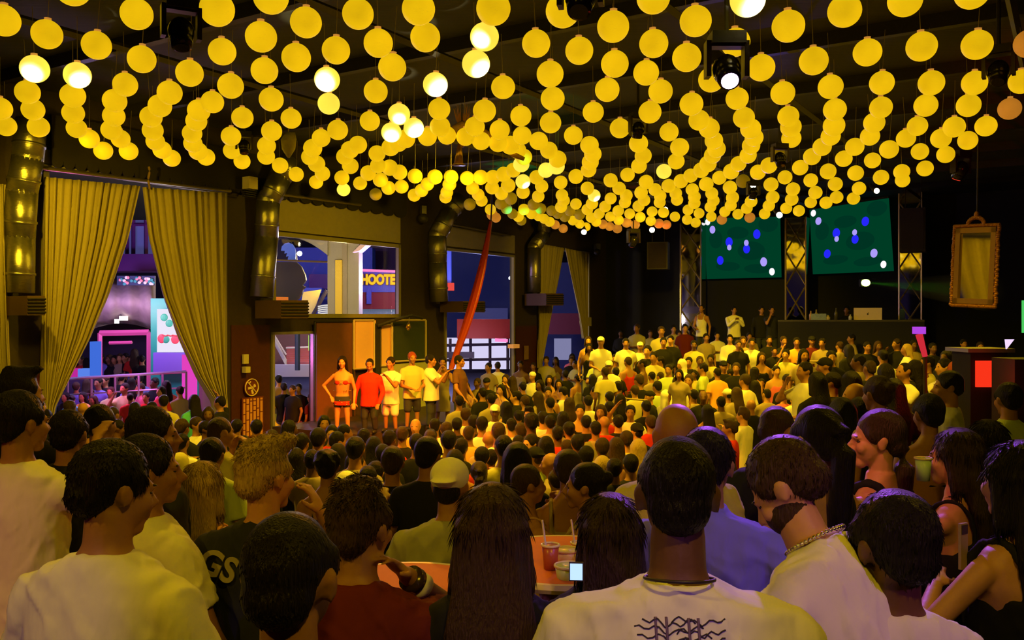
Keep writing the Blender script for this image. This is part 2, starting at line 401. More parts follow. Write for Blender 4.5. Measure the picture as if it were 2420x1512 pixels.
# ================================================================ the hall
DARK = mat('painted_black_steel', (.030, .026, .020), .55, bump=.15, bs=30, var=.3)
WALLM = mat('dark_painted_wall', (.045, .030, .018), .6, bump=.2, bs=14, var=.25)
WALLR = mat('dark_red_painted_wall', (.075, .016, .010), .55, bump=.2, bs=14, var=.25)
BLACKW = mat('black_painted_wall', (.0045, .0045, .006), .8, bump=.1, bs=20, var=.2)
OLIVE = mat('olive_wall_panel', (.30, .26, .14), .45, bump=.08, bs=10, var=.12)
FLOORM = mat('dark_floor_boards', (.035, .022, .014), .45, bump=.2, bs=9, stretch=(1, 8, 1), var=.4)
GALV = mat('galvanised_duct', (.42, .40, .34), .28, .9, bump=.25, bs=16, stretch=(1, 1, 7), var=.25)
ZC = 6.9
mb = MB(); mb.box((5, 15, -.1), (60, 50, .2)); struct(mb, 'floor', FLOORM)
# -- raised viewing terraces (steps rising towards the camera and at the rear)
TIERS = [((-9.5, -5.0), (9, 4.7), 1.10), ((-9.5, 4.7), (3.2, 6.0), .80), ((-9.5, 6.0), (3.2, 7.3), .50), ((-9.5, 7.3), (3.2, 8.8), .20)]
def floor_at(x, y):
    if y < 4.7: return 1.10
    if x > .30 * y + .3 and x > 2.0 and y < 21: return .85
    if x > .075 * y + .2 and y >= 21: return .95
    if x > .075 * y + .2 and y >= 18.5: return .50
    if x < 3.2:
        if y < 6: return .80
        if y < 7.3: return .50
        if y < 8.8: return .20
    return 0.0
mb = MB()
for (x0, y0), (x1, y1), z in TIERS[:1]: mb.prism([(-5.5 - .0, y0, 0), (14, y0, 0), (14, y1, 0), (-9.2, y1, 0), (-14, y0, 0)], (0, 0, z))
for (x0, y0), (x1, y1), z in TIERS[1:]: mb.prism([(-8.6, y0, 0), (x1 if y0 < 20 else x1, y0, 0), (x1, y1, 0), (-8.6, y1, 0)], (0, 0, z))
struct(mb, 'floor_terrace', FLOORM)
mb = MB(); mb.prism([(2.0, 4.72, 0), (14, 4.72, 0), (16.4, 20.98, 0), (6.6, 20.98, 0), (2.0, 5.7, 0)], (0, 0, .85)); struct(mb, 'floor_platform', FLOORM)
mb = MB(); mb.prism([(1.78, 21.0, 0), (15, 21.0, 0), (15, 23.4, 0), (2.4, 30.5, 0)], (0, 0, .95)); mb.prism([(1.6, 18.5, 0), (5.83, 18.5, 0), (6.58, 20.97, 0), (1.78, 20.97, 0)], (0, 0, .50)); struct(mb, 'floor_rear_step', FLOORM)

def wall_pos(px): p = W(px, HY); return Vector((p.x, p.y, 0))
TH = Vector((-NX * .14, -NY * .14, 0))
def wall_slab(mb, pa, pb, z0, z1, off=0.0, th=TH):
    a, b = wall_pos(pa), wall_pos(pb); o = Vector((NX * off, NY * off, 0))
    mb.prism([a + o + Vector((0, 0, z0)), b + o + Vector((0, 0, z0)), b + o + Vector((0, 0, z1)), a + o + Vector((0, 0, z1))], th)
def zat(px, py): return W(px, py).z
PIERS = [(-420, 97), (533, 641), (944, 1049), (1214, 1272), (1391, 1432)]
mb = MB()
for a, b in PIERS: wall_slab(mb, a, b, 0, ZC)
zb = {'w1': zat(320, 420), 'w2': zat(790, 562), 'w3': zat(1130, 594), 'w4': zat(1330, 588)}
for (a, b), k in (((97, 533), 'w1'), ((641, 944), 'w2'), ((1049, 1214), 'w3'), ((1272, 1391), 'w4')): wall_slab(mb, a, b, zb[k], ZC)
zs = zat(800, 751)
wall_slab(mb, 641, 944, zat(700, 783), zs)                       # beam under the upper window
wall_slab(mb, 741, 944, 0, zat(700, 783))
struct(mb, 'wall_left', WALLM)
mb = MB()
wall_slab(mb, 545, 636, 0, zat(590, 768), .02, TH * .04); wall_slab(mb, 1218, 1268, 0, zat(1240, 770), .02, TH * .04)
struct(mb, 'trim_pier_base', WALLR)
# olive header panels over the windows, with frames
mb = MB()
wall_slab(mb, 646, 942, zat(800, 560), zat(800, 468), .06, TH * .12); wall_slab(mb, 98, 112, 0, zat(105, 400), .06, TH * .12)
wall_slab(mb, 98, 533, zat(320, 418), zat(320, 388), .04, TH * .1); wall_slab(mb, 1052, 1214, zat(1130, 590), zat(1130, 545), .04, TH * .1)
struct(mb, 'wall_header_panel', OLIVE)
FRM = mat('window_frame_paint', (.28, .25, .12), .4)
def frame(n, pa, pb, z0, z1, w=.07, m=FRM, sides=True):
    mb = MB()
    da = (wall_pos(pb) - wall_pos(pa)); L = da.length; u = da.normalized()
    def bar(s0, s1, za, zb_):
        a = wall_pos(pa) + u * s0; b = wall_pos(pa) + u * s1; o = Vector((NX * .05, NY * .05, 0))
        mb.prism([a + o + Vector((0, 0, za)), b + o + Vector((0, 0, za)), b + o + Vector((0, 0, zb_)), a + o + Vector((0, 0, zb_))], TH * .6)
    bar(0, L, z1 - w, z1); bar(0, L, z0, z0 + w)
    if sides: bar(0, w, z0, z1); bar(L - w, L, z0, z1)
    o = struct(mb, n, m); return o
frame('window_1', 98, 533, .02, zb['w1'])
frame('window_2', 641, 944, zs, zb['w2'], .09)
frame('window_3', 1049, 1214, .02, zb['w3'])
frame('window_4', 1272, 1391, .02, zb['w4'])
frame('door_1', 641, 741, .02, zat(700, 783), .06, mat('door_frame_metal', (.5, .48, .5), .3, .6))
GLASS = bpy.data.materials.new('clear_glass'); GLASS.use_nodes = True
nt = GLASS.node_tree; nt.nodes.clear()
tr = nt.nodes.new('ShaderNodeBsdfTransparent'); gl = nt.nodes.new('ShaderNodeBsdfGlossy'); gl.inputs['Roughness'].default_value = .02
mx = nt.nodes.new('ShaderNodeMixShader'); mx.inputs[0].default_value = .05; o_ = nt.nodes.new('ShaderNodeOutputMaterial')
nt.links.new(tr.outputs[0], mx.inputs[1]); nt.links.new(gl.outputs[0], mx.inputs[2]); nt.links.new(mx.outputs[0], o_.inputs[0])
mb = MB(); wall_slab(mb, 646, 940, zs + .05, zb['w2'] - .05, -.2, TH * .03); struct(mb, 'window_2_glass', GLASS)
# ceiling, rear wall, side and back walls
mb = MB(); mb.box((5, 12, ZC + .1), (64, 56, .2)); struct(mb, 'ceiling', mat('black_roof_deck', (.045, .042, .016), .8, bump=.3, bs=6, stretch=(.2, 5, 1), var=.3))
K0 = wall_pos(1432); rv = Vector((UY, -UX, 0))
def rear_slab(mb, t0, t1, z0, z1, off=0.0, th=.4):
    n = Vector((-UX, -UY, 0)); a = K0 + rv * t0 + n * off; b = K0 + rv * t1 + n * off
    mb.prism([a + Vector((0, 0, z0)), b + Vector((0, 0, z0)), b + Vector((0, 0, z1)), a + Vector((0, 0, z1))], -n * th)
mb = MB(); rear_slab(mb, -.3, 17.5, 0, ZC); struct(mb, 'wall_rear', BLACKW)
e = K0 + rv * 17.5
mb = MB(); mb.prism([e, e + Vector((-1.2, -34, 0)), e + Vector((-.8, -34, 0)), e + Vector((.4, 0, 0))], (0, 0, ZC)); struct(mb, 'wall_right', BLACKW)
mb = MB(); mb.box((2, -5.2, ZC / 2), (34, .4, ZC)); struct(mb, 'wall_back', BLACKW)
# roof steel: trusses along the hall and purlins across it
mb = MB()
for i in range(11):
    p = Vector((-14 + 3.6 * i * 1.0, -4, 6.42)); q = p + Vector((UX, UY, 0)) * (26.6 - UX * p.x - UY * p.y)
    mb.tube([p, q], .05, 4)
struct(mb, 'ceiling_pipe_rail', mat('roof_rail_steel', (.085, .075, .045), .5, .3))
mb = MB()
for i in range(16):
    c = Vector((-16, 3.0, 6.72)) + Vector((UX, UY, 0)) * (i * 2.4 - 6); mb.prism([c, c + Vector((0, 0, .22)), c + Vector((UX * .12, UY * .12, .22)), c + Vector((UX * .12, UY * .12, 0))], rv * 44)
struct(mb, 'ceiling_purlin', DARK)
mb = MB()                                                      # soffit that closes the lantern field towards the rear wall
rear_slab(mb, -.2, 17.4, 6.76, ZC - .01, 1.9, 1.9)
struct(mb, 'ceiling_soffit', BLACKW)
mb = MB()                                                      # scalloped black valance above the street windows
for k in range(30):
    a = wall_pos(110 + k * 28) + Vector((NX * .12, NY * .12, 0)); b = wall_pos(138 + k * 28) + Vector((NX * .12, NY * .12, 0)); m_ = (a + b) / 2
    z0 = 5.86; r = (b - a).length / 2; u = (b - a).normalized()
    pts = [a + Vector((0, 0, 6.5)), b + Vector((0, 0, 6.5))] + [m_ + u * r * math.cos(t) + Vector((0, 0, z0 - .10 - .13 * math.sin(t))) for t in [PI * j / 8 for j in range(9)]]
    mb.prism(pts, (NX * .03, NY * .03, 0))
one(mb, 'valance', mat('black_valance_fabric', (.018, .014, .012), .9), 'black scalloped fabric valance hung along the ceiling above the street windows', 'valance')
# curtain rods
rod = mat('dark_rail_metal', (.25, .22, .12), .3, .8)
for (pa, ya, pb, yb, lab) in ((92, 396, 545, 452, 'long black curtain rail above the two large curtains'), (655, 458, 852, 484, 'black metal rail fixed over the olive panel above the upper window'), (1066, 530, 1206, 556, 'thin black rail above the blue lit window')):
    mb = MB(); mb.tube([W(pa, ya, .22), W(pb, yb, .22)], .035, 8); one(mb, 'curtain_rail', rod, lab, 'rail')
# -------- curtains
CUR = mat('gold_curtain_fabric', (.40, .34, .15), .75, bump=.25, bs=30, stretch=(1, 1, .2), var=.1)
def curtain(name, rows, folds, lab, off=.28, amp=.115):
    """rows: (y pixel at left edge, xl, xr, y pixel at right edge)"""
    nU, nV = folds * 8, 40
    vs, fs = [], []
    for j in range(nV + 1):
        t = j / nV * (len(rows) - 1); i = min(int(t), len(rows) - 2); f = t - i
        r = [rows[i][k] * (1 - f) + rows[i + 1][k] * f for k in range(4)]
        a, b = W(r[1], r[0], off), W(r[2], r[3], off); w = (b - a).length
        for k in range(nU + 1):
            s = k / nU; p = a.lerp(b, s)
            ph = s * folds * 2 * PI + .6 * math.sin(s * 9 + j * .05)
            A = amp * (.6 + .4 * math.sin(s * 23)) * (.55 + .45 * j / nV)
            vs.append(p + Vector((NX, NY, 0)) * A * math.sin(ph) + Vector((UX, UY, 0)) * A * .3 * math.sin(ph * 2 + 1))
    for j in range(nV):
        for k in range(nU):
            a = j * (nU + 1) + k; fs.append((a, a + 1, a + nU + 2, a + nU + 1))
    m = MB(); m.add(vs, fs); o = one(m, name, CUR, lab, 'curtain', None, True)
    sd = o.modifiers.new('t', 'SOLIDIFY'); sd.thickness = .012
    return o
curtain('curtain', [(418, 105, 331, 440), (560, 103, 302, 565), (700, 102, 256, 700), (800, 101, 213, 800), (890, 102, 165, 890), (960, 103, 128, 960), (1010, 104, 116, 1010)], 13, 'gold curtain gathered to the left side of the large street window')
curtain('curtain', [(442, 336, 533, 456), (560, 350, 534, 560), (700, 384, 533, 700), (800, 425, 532, 800), (890, 468, 532, 890), (950, 508, 534, 950), (1010, 518, 536, 1010)], 11, 'gold curtain gathered to the right side of the large street window')
curtain('curtain', [(430, -60, 14, 436), (600, -62, 16, 600), (800, -64, 22, 800), (960, -64, 30, 960)], 6, 'gold curtain cut off by the left edge, beside the first duct')
curtain('curtain', [(576, 1277, 1333, 586), (650, 1277, 1322, 650), (740, 1274, 1304, 740), (850, 1272, 1282, 850), (870, 1273, 1280, 870)], 9, 'pale gold curtain on the left of the far narrow window', .15, .05)
curtain('curtain', [(586, 1335, 1391, 598), (650, 1348, 1390, 650), (740, 1368, 1390, 740), (800, 1378, 1388, 800)], 8, 'pale gold curtain on the right of the far narrow window', .15, .05)
# -------- rope tie hanging between the two large curtains
mb = MB(); mb.tube([W(352, 394, .35) + Vector((.012 * math.sin(i), 0, -i * .05)) for i in range(9)], .02, 6); one(mb, 'rope', mat('old_gold_rope', (.35, .22, .06), .8, bump=1, bs=90), 'short gold rope hanging where the two large curtains meet', 'rope')
# -------- ducts (spiral ducting with bends)
def duct(path, r, lab):
    t = thing('air_duct', path[-1], lab, 'duct')
    m = MB(); pts = [Vector(p) for p in path]
    for i in range(len(pts) - 1): m.cone(pts[i], pts[i + 1], r, r, 20)
    for p in pts[1:-1]: m.ell(p, r * 1.002, None, 20, 12)
    m.build('duct_pipe', GALV, t, True)
    for i in range(len(pts) - 1):
        d = pts[i + 1] - pts[i]; n = max(1, int(d.length / 1.3)); q = d.normalized()
        m = MB()
        for k in range(1, n + 1): c = pts[i] + d * (k / (n + .5)); m.cone(c - q * .02, c + q * .02, r * 1.06, r * 1.06, 20)
        m.build('duct_collar', GALV, t, True)
    return t
duct([W(74, 330, .5) + Vector((0, 0, .3)), W(66, 372, .5), W(52, 452, .4), W(46, 560, .3), W(44, 692, .3)], .23, 'dull metal duct running down the pier left of the large curtains')
duct([W(690, 380, .6), W(662, 420, .5), W(634, 474, .4), W(630, 560, .3), W(618, 702, .3)], .235, 'shiny metal duct bending down beside the window with the blue wall')
duct([W(1090, 470, .6), W(1064, 500, .45), W(1034, 556, .35), W(1034, 620, .3), W(1038, 712, .3)], .235, 'bent metal duct left of the blue lit window')
duct([W(1286, 510, .4), W(1286, 552, .35), W(1262, 585, .3), W(1262, 690, .3)], .21, 'metal duct beside the far narrow window')
DIFF = mat('duct_outlet_paint', (.10, .055, .03), .5, bump=.2, bs=14)
def hood(px0, px1, y0, y1, lab):
    t = thing('duct_outlet', W((px0 + px1) / 2, y1, .4), lab, 'duct outlet')
    a, b = W(px0, y0, .15), W(px1, y0, .15); c, d = W(px0, y1, .15), W(px1, y1, .15); o = Vector((NX, NY, 0)) * .75
    m = MB(); m.prism([a, b, d, c], o); m.build('outlet_box', DIFF, t)
    m = MB(); q = o * .98
    for k in range(5):
        e = (c + q).lerp(a + q, .15 + .17 * k); f_ = (d + q).lerp(b + q, .15 + .17 * k); m.tube([e + o * .04, f_ + o * .04], .018, 4)
    m.build('grille', DARK, t)
hood(603, 668, 710, 752, 'brown duct outlet box at the foot of the shiny duct')
hood(2, 44, 700, 745, 'brown duct outlet box at the foot of the leftmost duct')
hood(1040, 1092, 712, 738, 'dark duct outlet box under the bent duct by the blue lit window')
hood(1240, 1282, 694, 722, 'dark duct outlet box under the farthest duct')
# -------- small things on the piers
PALE = mat('pale_plastic', (.62, .55, .35), .5)
def pier_box(px, py, w, h, dp, name, m, lab, cat):
    c = W(px, py, .06); mbx = MB(); rz = math.atan2(UY, UX); mbx.box(c + Vector((NX, NY, 0)) * (dp / 2), (w, dp, h), rz); return one(mbx, name, m, lab, cat)
t = thing('wall_lamp', W(590, 440, .4), 'pale box floodlight on the dark pier right of the large curtains', 'lamp')
m = MB(); m.box(W(591, 433, .4), (.22, .2, .24), 1.0); m.build('lamp_housing', PALE, t)
m = MB()
for k in range(4): m.box(W(588, 450 + k * 5, .42), (.30 - .03 * k, .14, .014), 1.0)
m.build('louvre', DARK, t)
m = MB(); m.tube([W(600, 420, .1), W(598, 445, .2), W(594, 462, .38)], .02, 6); m.build('bracket', DARK, t)
t = thing('wall_lamp', W(1000, 505, .3), 'small dark floodlight on the pier above the stage boards', 'lamp')
m = MB(); m.box(W(1000, 497, .3), (.12, .2, .22), .4); m.build('lamp_housing', GALV, t); m = MB(); m.ell(W(1000, 516, .34), (.14, .14, .13)); m.build('lamp_head', DARK, t, True)
t = thing('wall_lamp', W(1411, 590, .2), 'small dark floodlight at the far right of the narrow curtains', 'lamp')
m = MB(); m.box(W(1411, 583, .3), (.16, .2, .20), .4); m.build('lamp_housing', GALV, t); m = MB(); m.ell(W(1411, 595, .34), (.12, .12, .11)); m.build('lamp_head', DARK, t, True)
pier_box(578, 848, .13, .19, .05, 'wall_switch', PALE, 'pale switch plate on the dark red pier', 'switch')
pier_box(577, 873, .12, .12, .12, 'wall_socket', PALE, 'small pale socket box below the switch plate on the red pier', 'socket')
pier_box(1391, 760, .28, .30, .04, 'wall_notice', PALE, 'small pale notice beside the far narrow curtain', 'notice')
rz = math.atan2(UY, UX)
def wall_frame(px, py, off):                     # local frame on the street wall: x along it, y up, z into the room
    return Matrix.Translation(W(px, py, off)) @ Matrix(((UX, 0, NX), (UY, 0, NY), (0, 1, 0))).to_4x4()
RED = mat('sign_red_ground', (.16, .03, .012), .5); CRM = mat('sign_cream', (.85, .62, .38), .5)
# round no-smoking sign
t = thing('round_sign', W(593, 915, .1), 'round no-smoking sign on the dark red pier', 'sign'); Mw = wall_frame(593, 915, .06)
m = MB(); m.T = Mw; m.cone((0, 0, 0), (0, 0, .02), .185, .185, 32); m.build('sign_plate', RED, t)
m = MB(); m.T = Mw; m.tube([(.17 * math.cos(a), .17 * math.sin(a), .03) for a in [2 * PI * k / 32 for k in range(33)]], .012, 6); m.build('sign_rim', CRM, t)
m = MB(); m.T = Mw; m.box((-.03, -.01, .03), (.14, .045, .012), .1); m.box((.07, .03, .03), (.05, .06, .012), .5); m.box((.01, -.09, .03), (.05, .09, .012), .3); m.tube([(-.05, .06, .03), (-.07, .09, .03), (-.03, .12, .03)], .013, 6); m.tube([(-.11, .11, .035), (.11, -.11, .035)], .013, 6); m.build('sign_symbol', CRM, t)
# framed sign at far left (lettering too blurred in the photo to read)
t = thing('framed_sign', W(49, 905, .1), 'small framed red sign with blurred cream lettering under the leftmost duct', 'sign'); Mw = wall_frame(49, 907, .07)
m = MB(); m.T = Mw; m.box((0, 0, 0), (.60, .40, .03)); m.build('sign_plate', RED, t)
m = MB(); m.T = Mw
for a, b in (((-.31, -.21), (.31, -.21)), ((.31, -.21), (.31, .21)), ((.31, .21), (-.31, .21)), ((-.31, .21), (-.31, -.21))): m.tube([(*a, .02), (*b, .02)], .012, 4)
m.build('sign_frame', CRM, t)
m = MB(); m.T = Mw
for k in range(8):
    x = -.22 + k * .063; m.box((x, -.05, .02), (.018, .17, .01)); m.box((x + .022, -.05 + .07 * ((k * 5) % 3 - 1), .02), (.04, .02, .01)); m.box((x + .035, -.05, .02), (.014, .12 + .04 * (k % 2), .01))
for k in range(12): m.box((-.22 + k * .04, .12, .02), (.026, .022, .01))
m.build('sign_lettering', mat('sign_orange', (.75, .38, .10), .5), t)
# brick patterned light panel
t = thing('poster', W(596, 985, .1), 'red poster with a pattern of upright cream bars low on the red pier', 'poster'); Mw = wall_frame(597, 985, .07)
m = MB(); m.T = Mw; m.box((0, 0, 0), (.56, .82, .02)); m.build('poster_sheet', RED, t)
m = MB(); m.T = Mw; random.seed(3)
for c in range(6):
    y = -.39
    while y < .38:
        h = random.choice((.10, .14, .18, .24)); h = min(h, .39 - y)
        if h > .04: m.box((-.23 + c * .09, y + h / 2, .014), (.05 + .01 * (c % 2), h - .02, .008))
        y += h
m.build('poster_pattern', mat('poster_bars', (.75, .33, .16), .5), t)
pier_box(1243, 833, .22, .42, .03, 'wall_notice', mat('sign_dark_figures', (.35, .20, .08), .5, bump=1, bs=60), 'small dark framed notice on the pier beside the far narrow curtain', 'notice')

# ================================================================ stage for the performers
def q(px, py, off): return W(px, py, off)
sz = .86
a0 = wall_pos(641); a1 = wall_pos(1160)
mb = MB(); o1 = Vector((NX, NY, 0)) * .03; o2 = Vector((NX, NY, 0)) * 2.6
mb.prism([a0 + o1, a1 + o1, a1 + o2, a0 + o2], (0, 0, sz)); one(mb, 'stage_platform', mat('stage_black_wood', (.05, .03, .02), .6, bump=.2, bs=10), 'low dark stage platform along the street wall under the performers', 'stage')
BRD = mat('brown_board', (.17, .06, .03), .6, bump=.1, bs=8, var=.15); PEACH = mat('peach_painted_board', (.92, .55, .26), .6); GRN = mat('dark_green_board', (.035, .05, .02), .6, var=.1); WEDGE = mat('pale_green_board', (.50, .50, .22), .6)
def board(px0, px1, y0, y1, off, m, lab, edge=None, name='stage_board'):
    t = thing(name, W((px0 + px1) / 2, y1, off), lab, 'board')
    mm = MB(); mm.prism([W(px0, y0, off), W(px1, W_y(px0, px1, y0), off), W(px1, W_y(px0, px1, y1), off), W(px0, y1, off)], (NX * .06, NY * .06, 0)); mm.build('board_panel', m, t)
    if edge:
        mm = MB(); o = off + .08
        c = [W(px0, y0, o), W(px1, W_y(px0, px1, y0), o), W(px1, W_y(px0, px1, y1), o), W(px0, y1, o)]
        for i in range(4): mm.tube([c[i], c[(i + 1) % 4]], .025, 4)
        mm.build('board_edging', edge, t)
    return t
def W_y(px0, px1, y):                            # keeps a board's edge level along the wall
    z = W(px0, y, .1).z; a = (px1 - CX) / F; d = (WC + .1) / (NX * a + NY); return HY + (CZ - z) * F / d
EDG = mat('board_edge_cream', (.7, .55, .35), .5)
board(744, 835, 760, 1000, .10, BRD, 'tall brown board behind the dancer in the sequin outfit', DARK)
board(836, 884, 757, 872, .12, PEACH, 'bright peach board between the brown board and the dark post', EDG)
board(898, 927, 768, 865, .12, PEACH, 'narrow bright peach board right of the dark post', EDG)
board(926, 1006, 757, 855, .14, GRN, 'dark green board on the right of the stage wall', EDG)
board(896, 1006, 862, 990, .10, WEDGE, 'pale green lower board behind the performers')
board(884, 897, 764, 1000, .16, DARK, 'dark upright post between the two peach boards', None, 'stage_post')
mb = MB(); mb.tube([W(893, 770, .3), W(930, 757, .5), W(972, 745, .6), W(998, 752, .6)], .04, 6); one(mb, 'bracket_arm', DARK, 'dark curved arm above the boards holding a small hanging lamp', 'bracket')
t = thing('hanging_lamp', W(965, 765, .6), 'small gold lamp hanging in front of the dark green board', 'lamp'); m = MB(); m.tube([W(967, 750, .6), W(966, 762, .6)], .008, 5); m.build('lamp_chain', GALV, t); m = MB(); m.cone(W(966, 762, .6), W(965, 775, .6), .03, .07, 12); m.ell(W(965, 777, .6), .04); m.build('lamp_shade', mat('brass', (.7, .45, .15), .3, .9), t, True)
# red aerial silk
mb = MB(); pa, pb = P(1160, 522, 21.5), P(1066, 872, 19.5); n = 30
for sg in (0, 1):
    pts = []
for i in range(n + 1):
    f = i / n; c = pa.lerp(pb, f) + Vector((.10 * math.sin(f * PI), 0, 0)); w = .035 + .07 * math.sin(f * PI * .9); mb.v += [c + Vector((-w, -.02, 0)), c + Vector((-w * .4, .03, 0)), c + Vector((w * .3, -.03, 0)), c + Vector((w, .02, 0)), c + Vector((0, .06, 0))]
for i in range(n):
    for k in range(5): mb.f.append((i * 5 + k, i * 5 + (k + 1) % 5, (i + 1) * 5 + (k + 1) % 5, (i + 1) * 5 + k)); mb.m.append(0)
one(mb, 'aerial_silk', mat('red_silk', (.50, .035, .02), .45, bump=.4, bs=20, stretch=(1, 1, .1)), 'long red aerial silk slanting down from the lanterns to the stage', 'silk', None, True)
mb = MB(); mb.tube([pa + Vector((0, 0, -.02)), pa + Vector((.05, 0, 6.4 - pa.z))], .02, 6); one(mb, 'hanging_rope', DARK, 'dark rope holding the red silk from the roof', 'rope')

# ================================================================ rear wall: screens, mirrored columns, booth
t_green = emat('screen_green', (.0, .045, .018), 1.0); t_teal = emat('screen_teal', (.0, .033, .016), 1.0); blu = emat('screen_blue', (.02, .02, .95), 1.0); lav = emat('screen_lavender', (.42, .33, .95), 1.0); wht = emat('screen_white_violet', (.92, .85, 1.0), 1.2)
SPOTS = [(.05, .06, .040, wht), (.11, .19, .046, lav), (.33, .49, .034, lav), (.33, .40, .056, blu), (.20, .70, .052, blu), (.56, .42, .036, lav), (.56, .52, .052, blu), (.70, .28, .055, blu), (.78, .74, .052, lav), (.885, .905, .042, wht)]
def screen(corn, lab):
    c = [R(x, y, .35) for x, y in corn]                        # tl tr br bl
    t = thing('projection_screen', c[3], lab, 'screen'); n = Vector((-UX, -UY, 0))
    m = MB(); m.prism([c[0], c[1], c[2], c[3]], -n * .05); m.build('screen_panel', t_green, t)
    def at(u, v): return (c[0].lerp(c[1], u)).lerp(c[3].lerp(c[2], u), v)
    w = (c[1] - c[0]).length; ux = (c[1] - c[0]).normalized()
    for (u, v, s1, s2) in ((.45, .25, .16, .08), (.62, .55, .2, .12), (.3, .8, .18, .06), (.85, .12, .14, .1), (.15, .35, .1, .12), (.7, .85, .2, .06)):
        m = MB(); p0 = at(u, v) + n * .004; m.add([p0 + ux * s1 * w * math.cos(a) * .9 + Vector((0, 0, s2 * w * math.sin(a))) for a in [2 * PI * k / 20 for k in range(20)]], [tuple(range(20))]); m.build('screen_shading', t_teal, t)
    for k, mt in enumerate((blu, lav, wht)):
        for (u, v, s, mm) in SPOTS:
            if mm is mt:
                m = MB(); p0 = at(u, v) + n * (.008 + .004 * k); m.add([p0 + ux * s * w * .85 * math.cos(a) + Vector((0, 0, s * w * 1.12 * math.sin(a))) for a in [2 * PI * j / 24 for j in range(24)]], [tuple(range(24))]); m.build('screen_dot', mt, t)
    m = MB(); m.tube([c[0] + Vector((0, 0, .05)), c[1] + Vector((0, 0, .05))], .05, 6); m.build('screen_roller', DARK, t)
screen([(1664, 516), (1843, 512), (1846, 655), (1670, 659)], 'projection screen with blue dots on green, left of the middle mirrored column')
screen([(1913, 496), (2100, 468), (2112, 640), (1921, 648)], 'projection screen with blue dots on green, right of the middle mirrored column')
MIR = mat('mirror_glass', (.75, .72, .62), .04, 1.0)
LAT = mat('gold_lattice', (.75, .60, .25), .3, .8)
def mcol(px0, px1, y0, y1, lab, off=.8):
    a, b = R(px0, y1, off), R(px1, y1, off); zt = R(px0, y0, off).z; n = Vector((-UX, -UY, 0)); w = (b - a); a.z = b.z = a.z
    t = thing('mirrored_column', (a + b) / 2, lab, 'column')
    lo = Vector((0, 0, a.z)); H = zt - a.z
    m = MB(); m.prism([a, b, b + Vector((0, 0, H)), a + Vector((0, 0, H))], -n * .45); m.build('mirror_panel', MIR, t)
    m = MB(); k = max(2, round(H / (w.length * 1.55))); h = H / k
    for i in range(k):
        z = Vector((0, 0, h * i)); z2 = Vector((0, 0, h * (i + 1)))
        m.tube([a + z + n * .02, b + z2 + n * .02], .022, 4); m.tube([b + z + n * .02, a + z2 + n * .02], .022, 4)
    for c in (a, b): m.tube([c + n * .02, c + Vector((0, 0, H)) + n * .02], .028, 4)
    m.build('lattice', LAT, t)
mcol(1609, 1657, 528, 800, 'mirrored column with gold diamond lattice left of both screens')
mcol(1857, 1905, 515, 756, 'mirrored column with gold lattice between the two screens')
mcol(2125, 2178, 400, 790, 'mirrored column with gold lattice right of both screens')
# stage riser and booth
mb = MB(); rear_slab(mb, 4.0, 16.0, .95, 1.78, 2.6, 1.9); one(mb, 'rear_stage', mat('black_stage_carpet', (.006, .006, .008), .9), 'black raised stage below the two projection screens', 'stage')
a, b = R(1838, 760, 3.1), R(2185, 760, 3.1); n = Vector((-UX, -UY, 0))
t = thing('dj_booth', (a + b) / 2 - Vector((0, 0, 1.2)), 'long black booth counter in front of the right projection screen', 'booth')
lo = Vector((0, 0, -(a.z - .96))); m = MB(); m.prism([a, b, b + lo, a + lo], -n * .1); m.build('booth_front', BLACKW, t); m = MB(); m.prism([a, b, b + Vector((0, 0, .05)), a + Vector((0, 0, .05))], -n * .6); m.build('counter_top', DARK, t)
ztop = a.z + .05
def on_booth(px, back=.3):
    p = R(px, 757, 3.1) - n * back; return Vector((p.x, p.y, ztop))
bu = (b - a).normalized(); brz = math.atan2(bu.y, bu.x)
t = thing('laptop', on_booth(2045), 'open silver laptop on the black booth counter', 'laptop', None, brz)
m = MB(); m.box((0, .25, .01), (.72, .35, .02)); m.build('laptop_base', mat('laptop_silver', (.6, .5, .55), .35, .5), t, local=True)
m = MB(); m.box((0, .04, .17), (.74, .015, .34)); m.build('laptop_lid', MATS['laptop_silver'], t, local=True)
m = MB(); m.ell((0, .028, .17), (.022, .004, .026)); m.ell((.012, .028, .205), (.008, .004, .012)); m.build('lid_emblem', DARK, t, True, local=True)
for px, h, r, c, lab in ((1925, .30, .05, (.35, .3, .1), 'olive bottle on the booth counter beside the glass crate'), (1972, .34, .05, (.10, .09, .05), 'tall dark bottle in the middle of the booth counter'), (1953, .14, .06, (.7, .6, .5), 'small white cup on the booth counter'), (2006, .16, .05, (.6, .6, .6), 'pale cup beside the silver laptop'), (1912, .26, .05, (.5, .3, .15), 'brown bottle at the left of the glass crate')):
    p = on_booth(px, .2); m = MB(); m.loft([(p.x, p.y, p.z, r, r), (p.x, p.y, p.z + h * .6, r, r), (p.x, p.y, p.z + h * .75, r * .45, r * .45), (p.x, p.y, p.z + h, r * .4, r * .4)], None, 12, 2); one(m, 'bottle' if 'bottle' in lab else 'cup', mat('bottle_' + str(px), c, .25), lab, 'bottle' if 'bottle' in lab else 'cup', None, True)
p = on_booth(1932, .25); m = MB(); m.box(p + Vector((0, 0, .09)), (.42, .25, .18), brz); one(m, 'crate', mat('crate_glass_blue', (.25, .35, .45), .3, bump=1, bs=30), 'pale blue crate of glasses on the booth counter', 'crate')
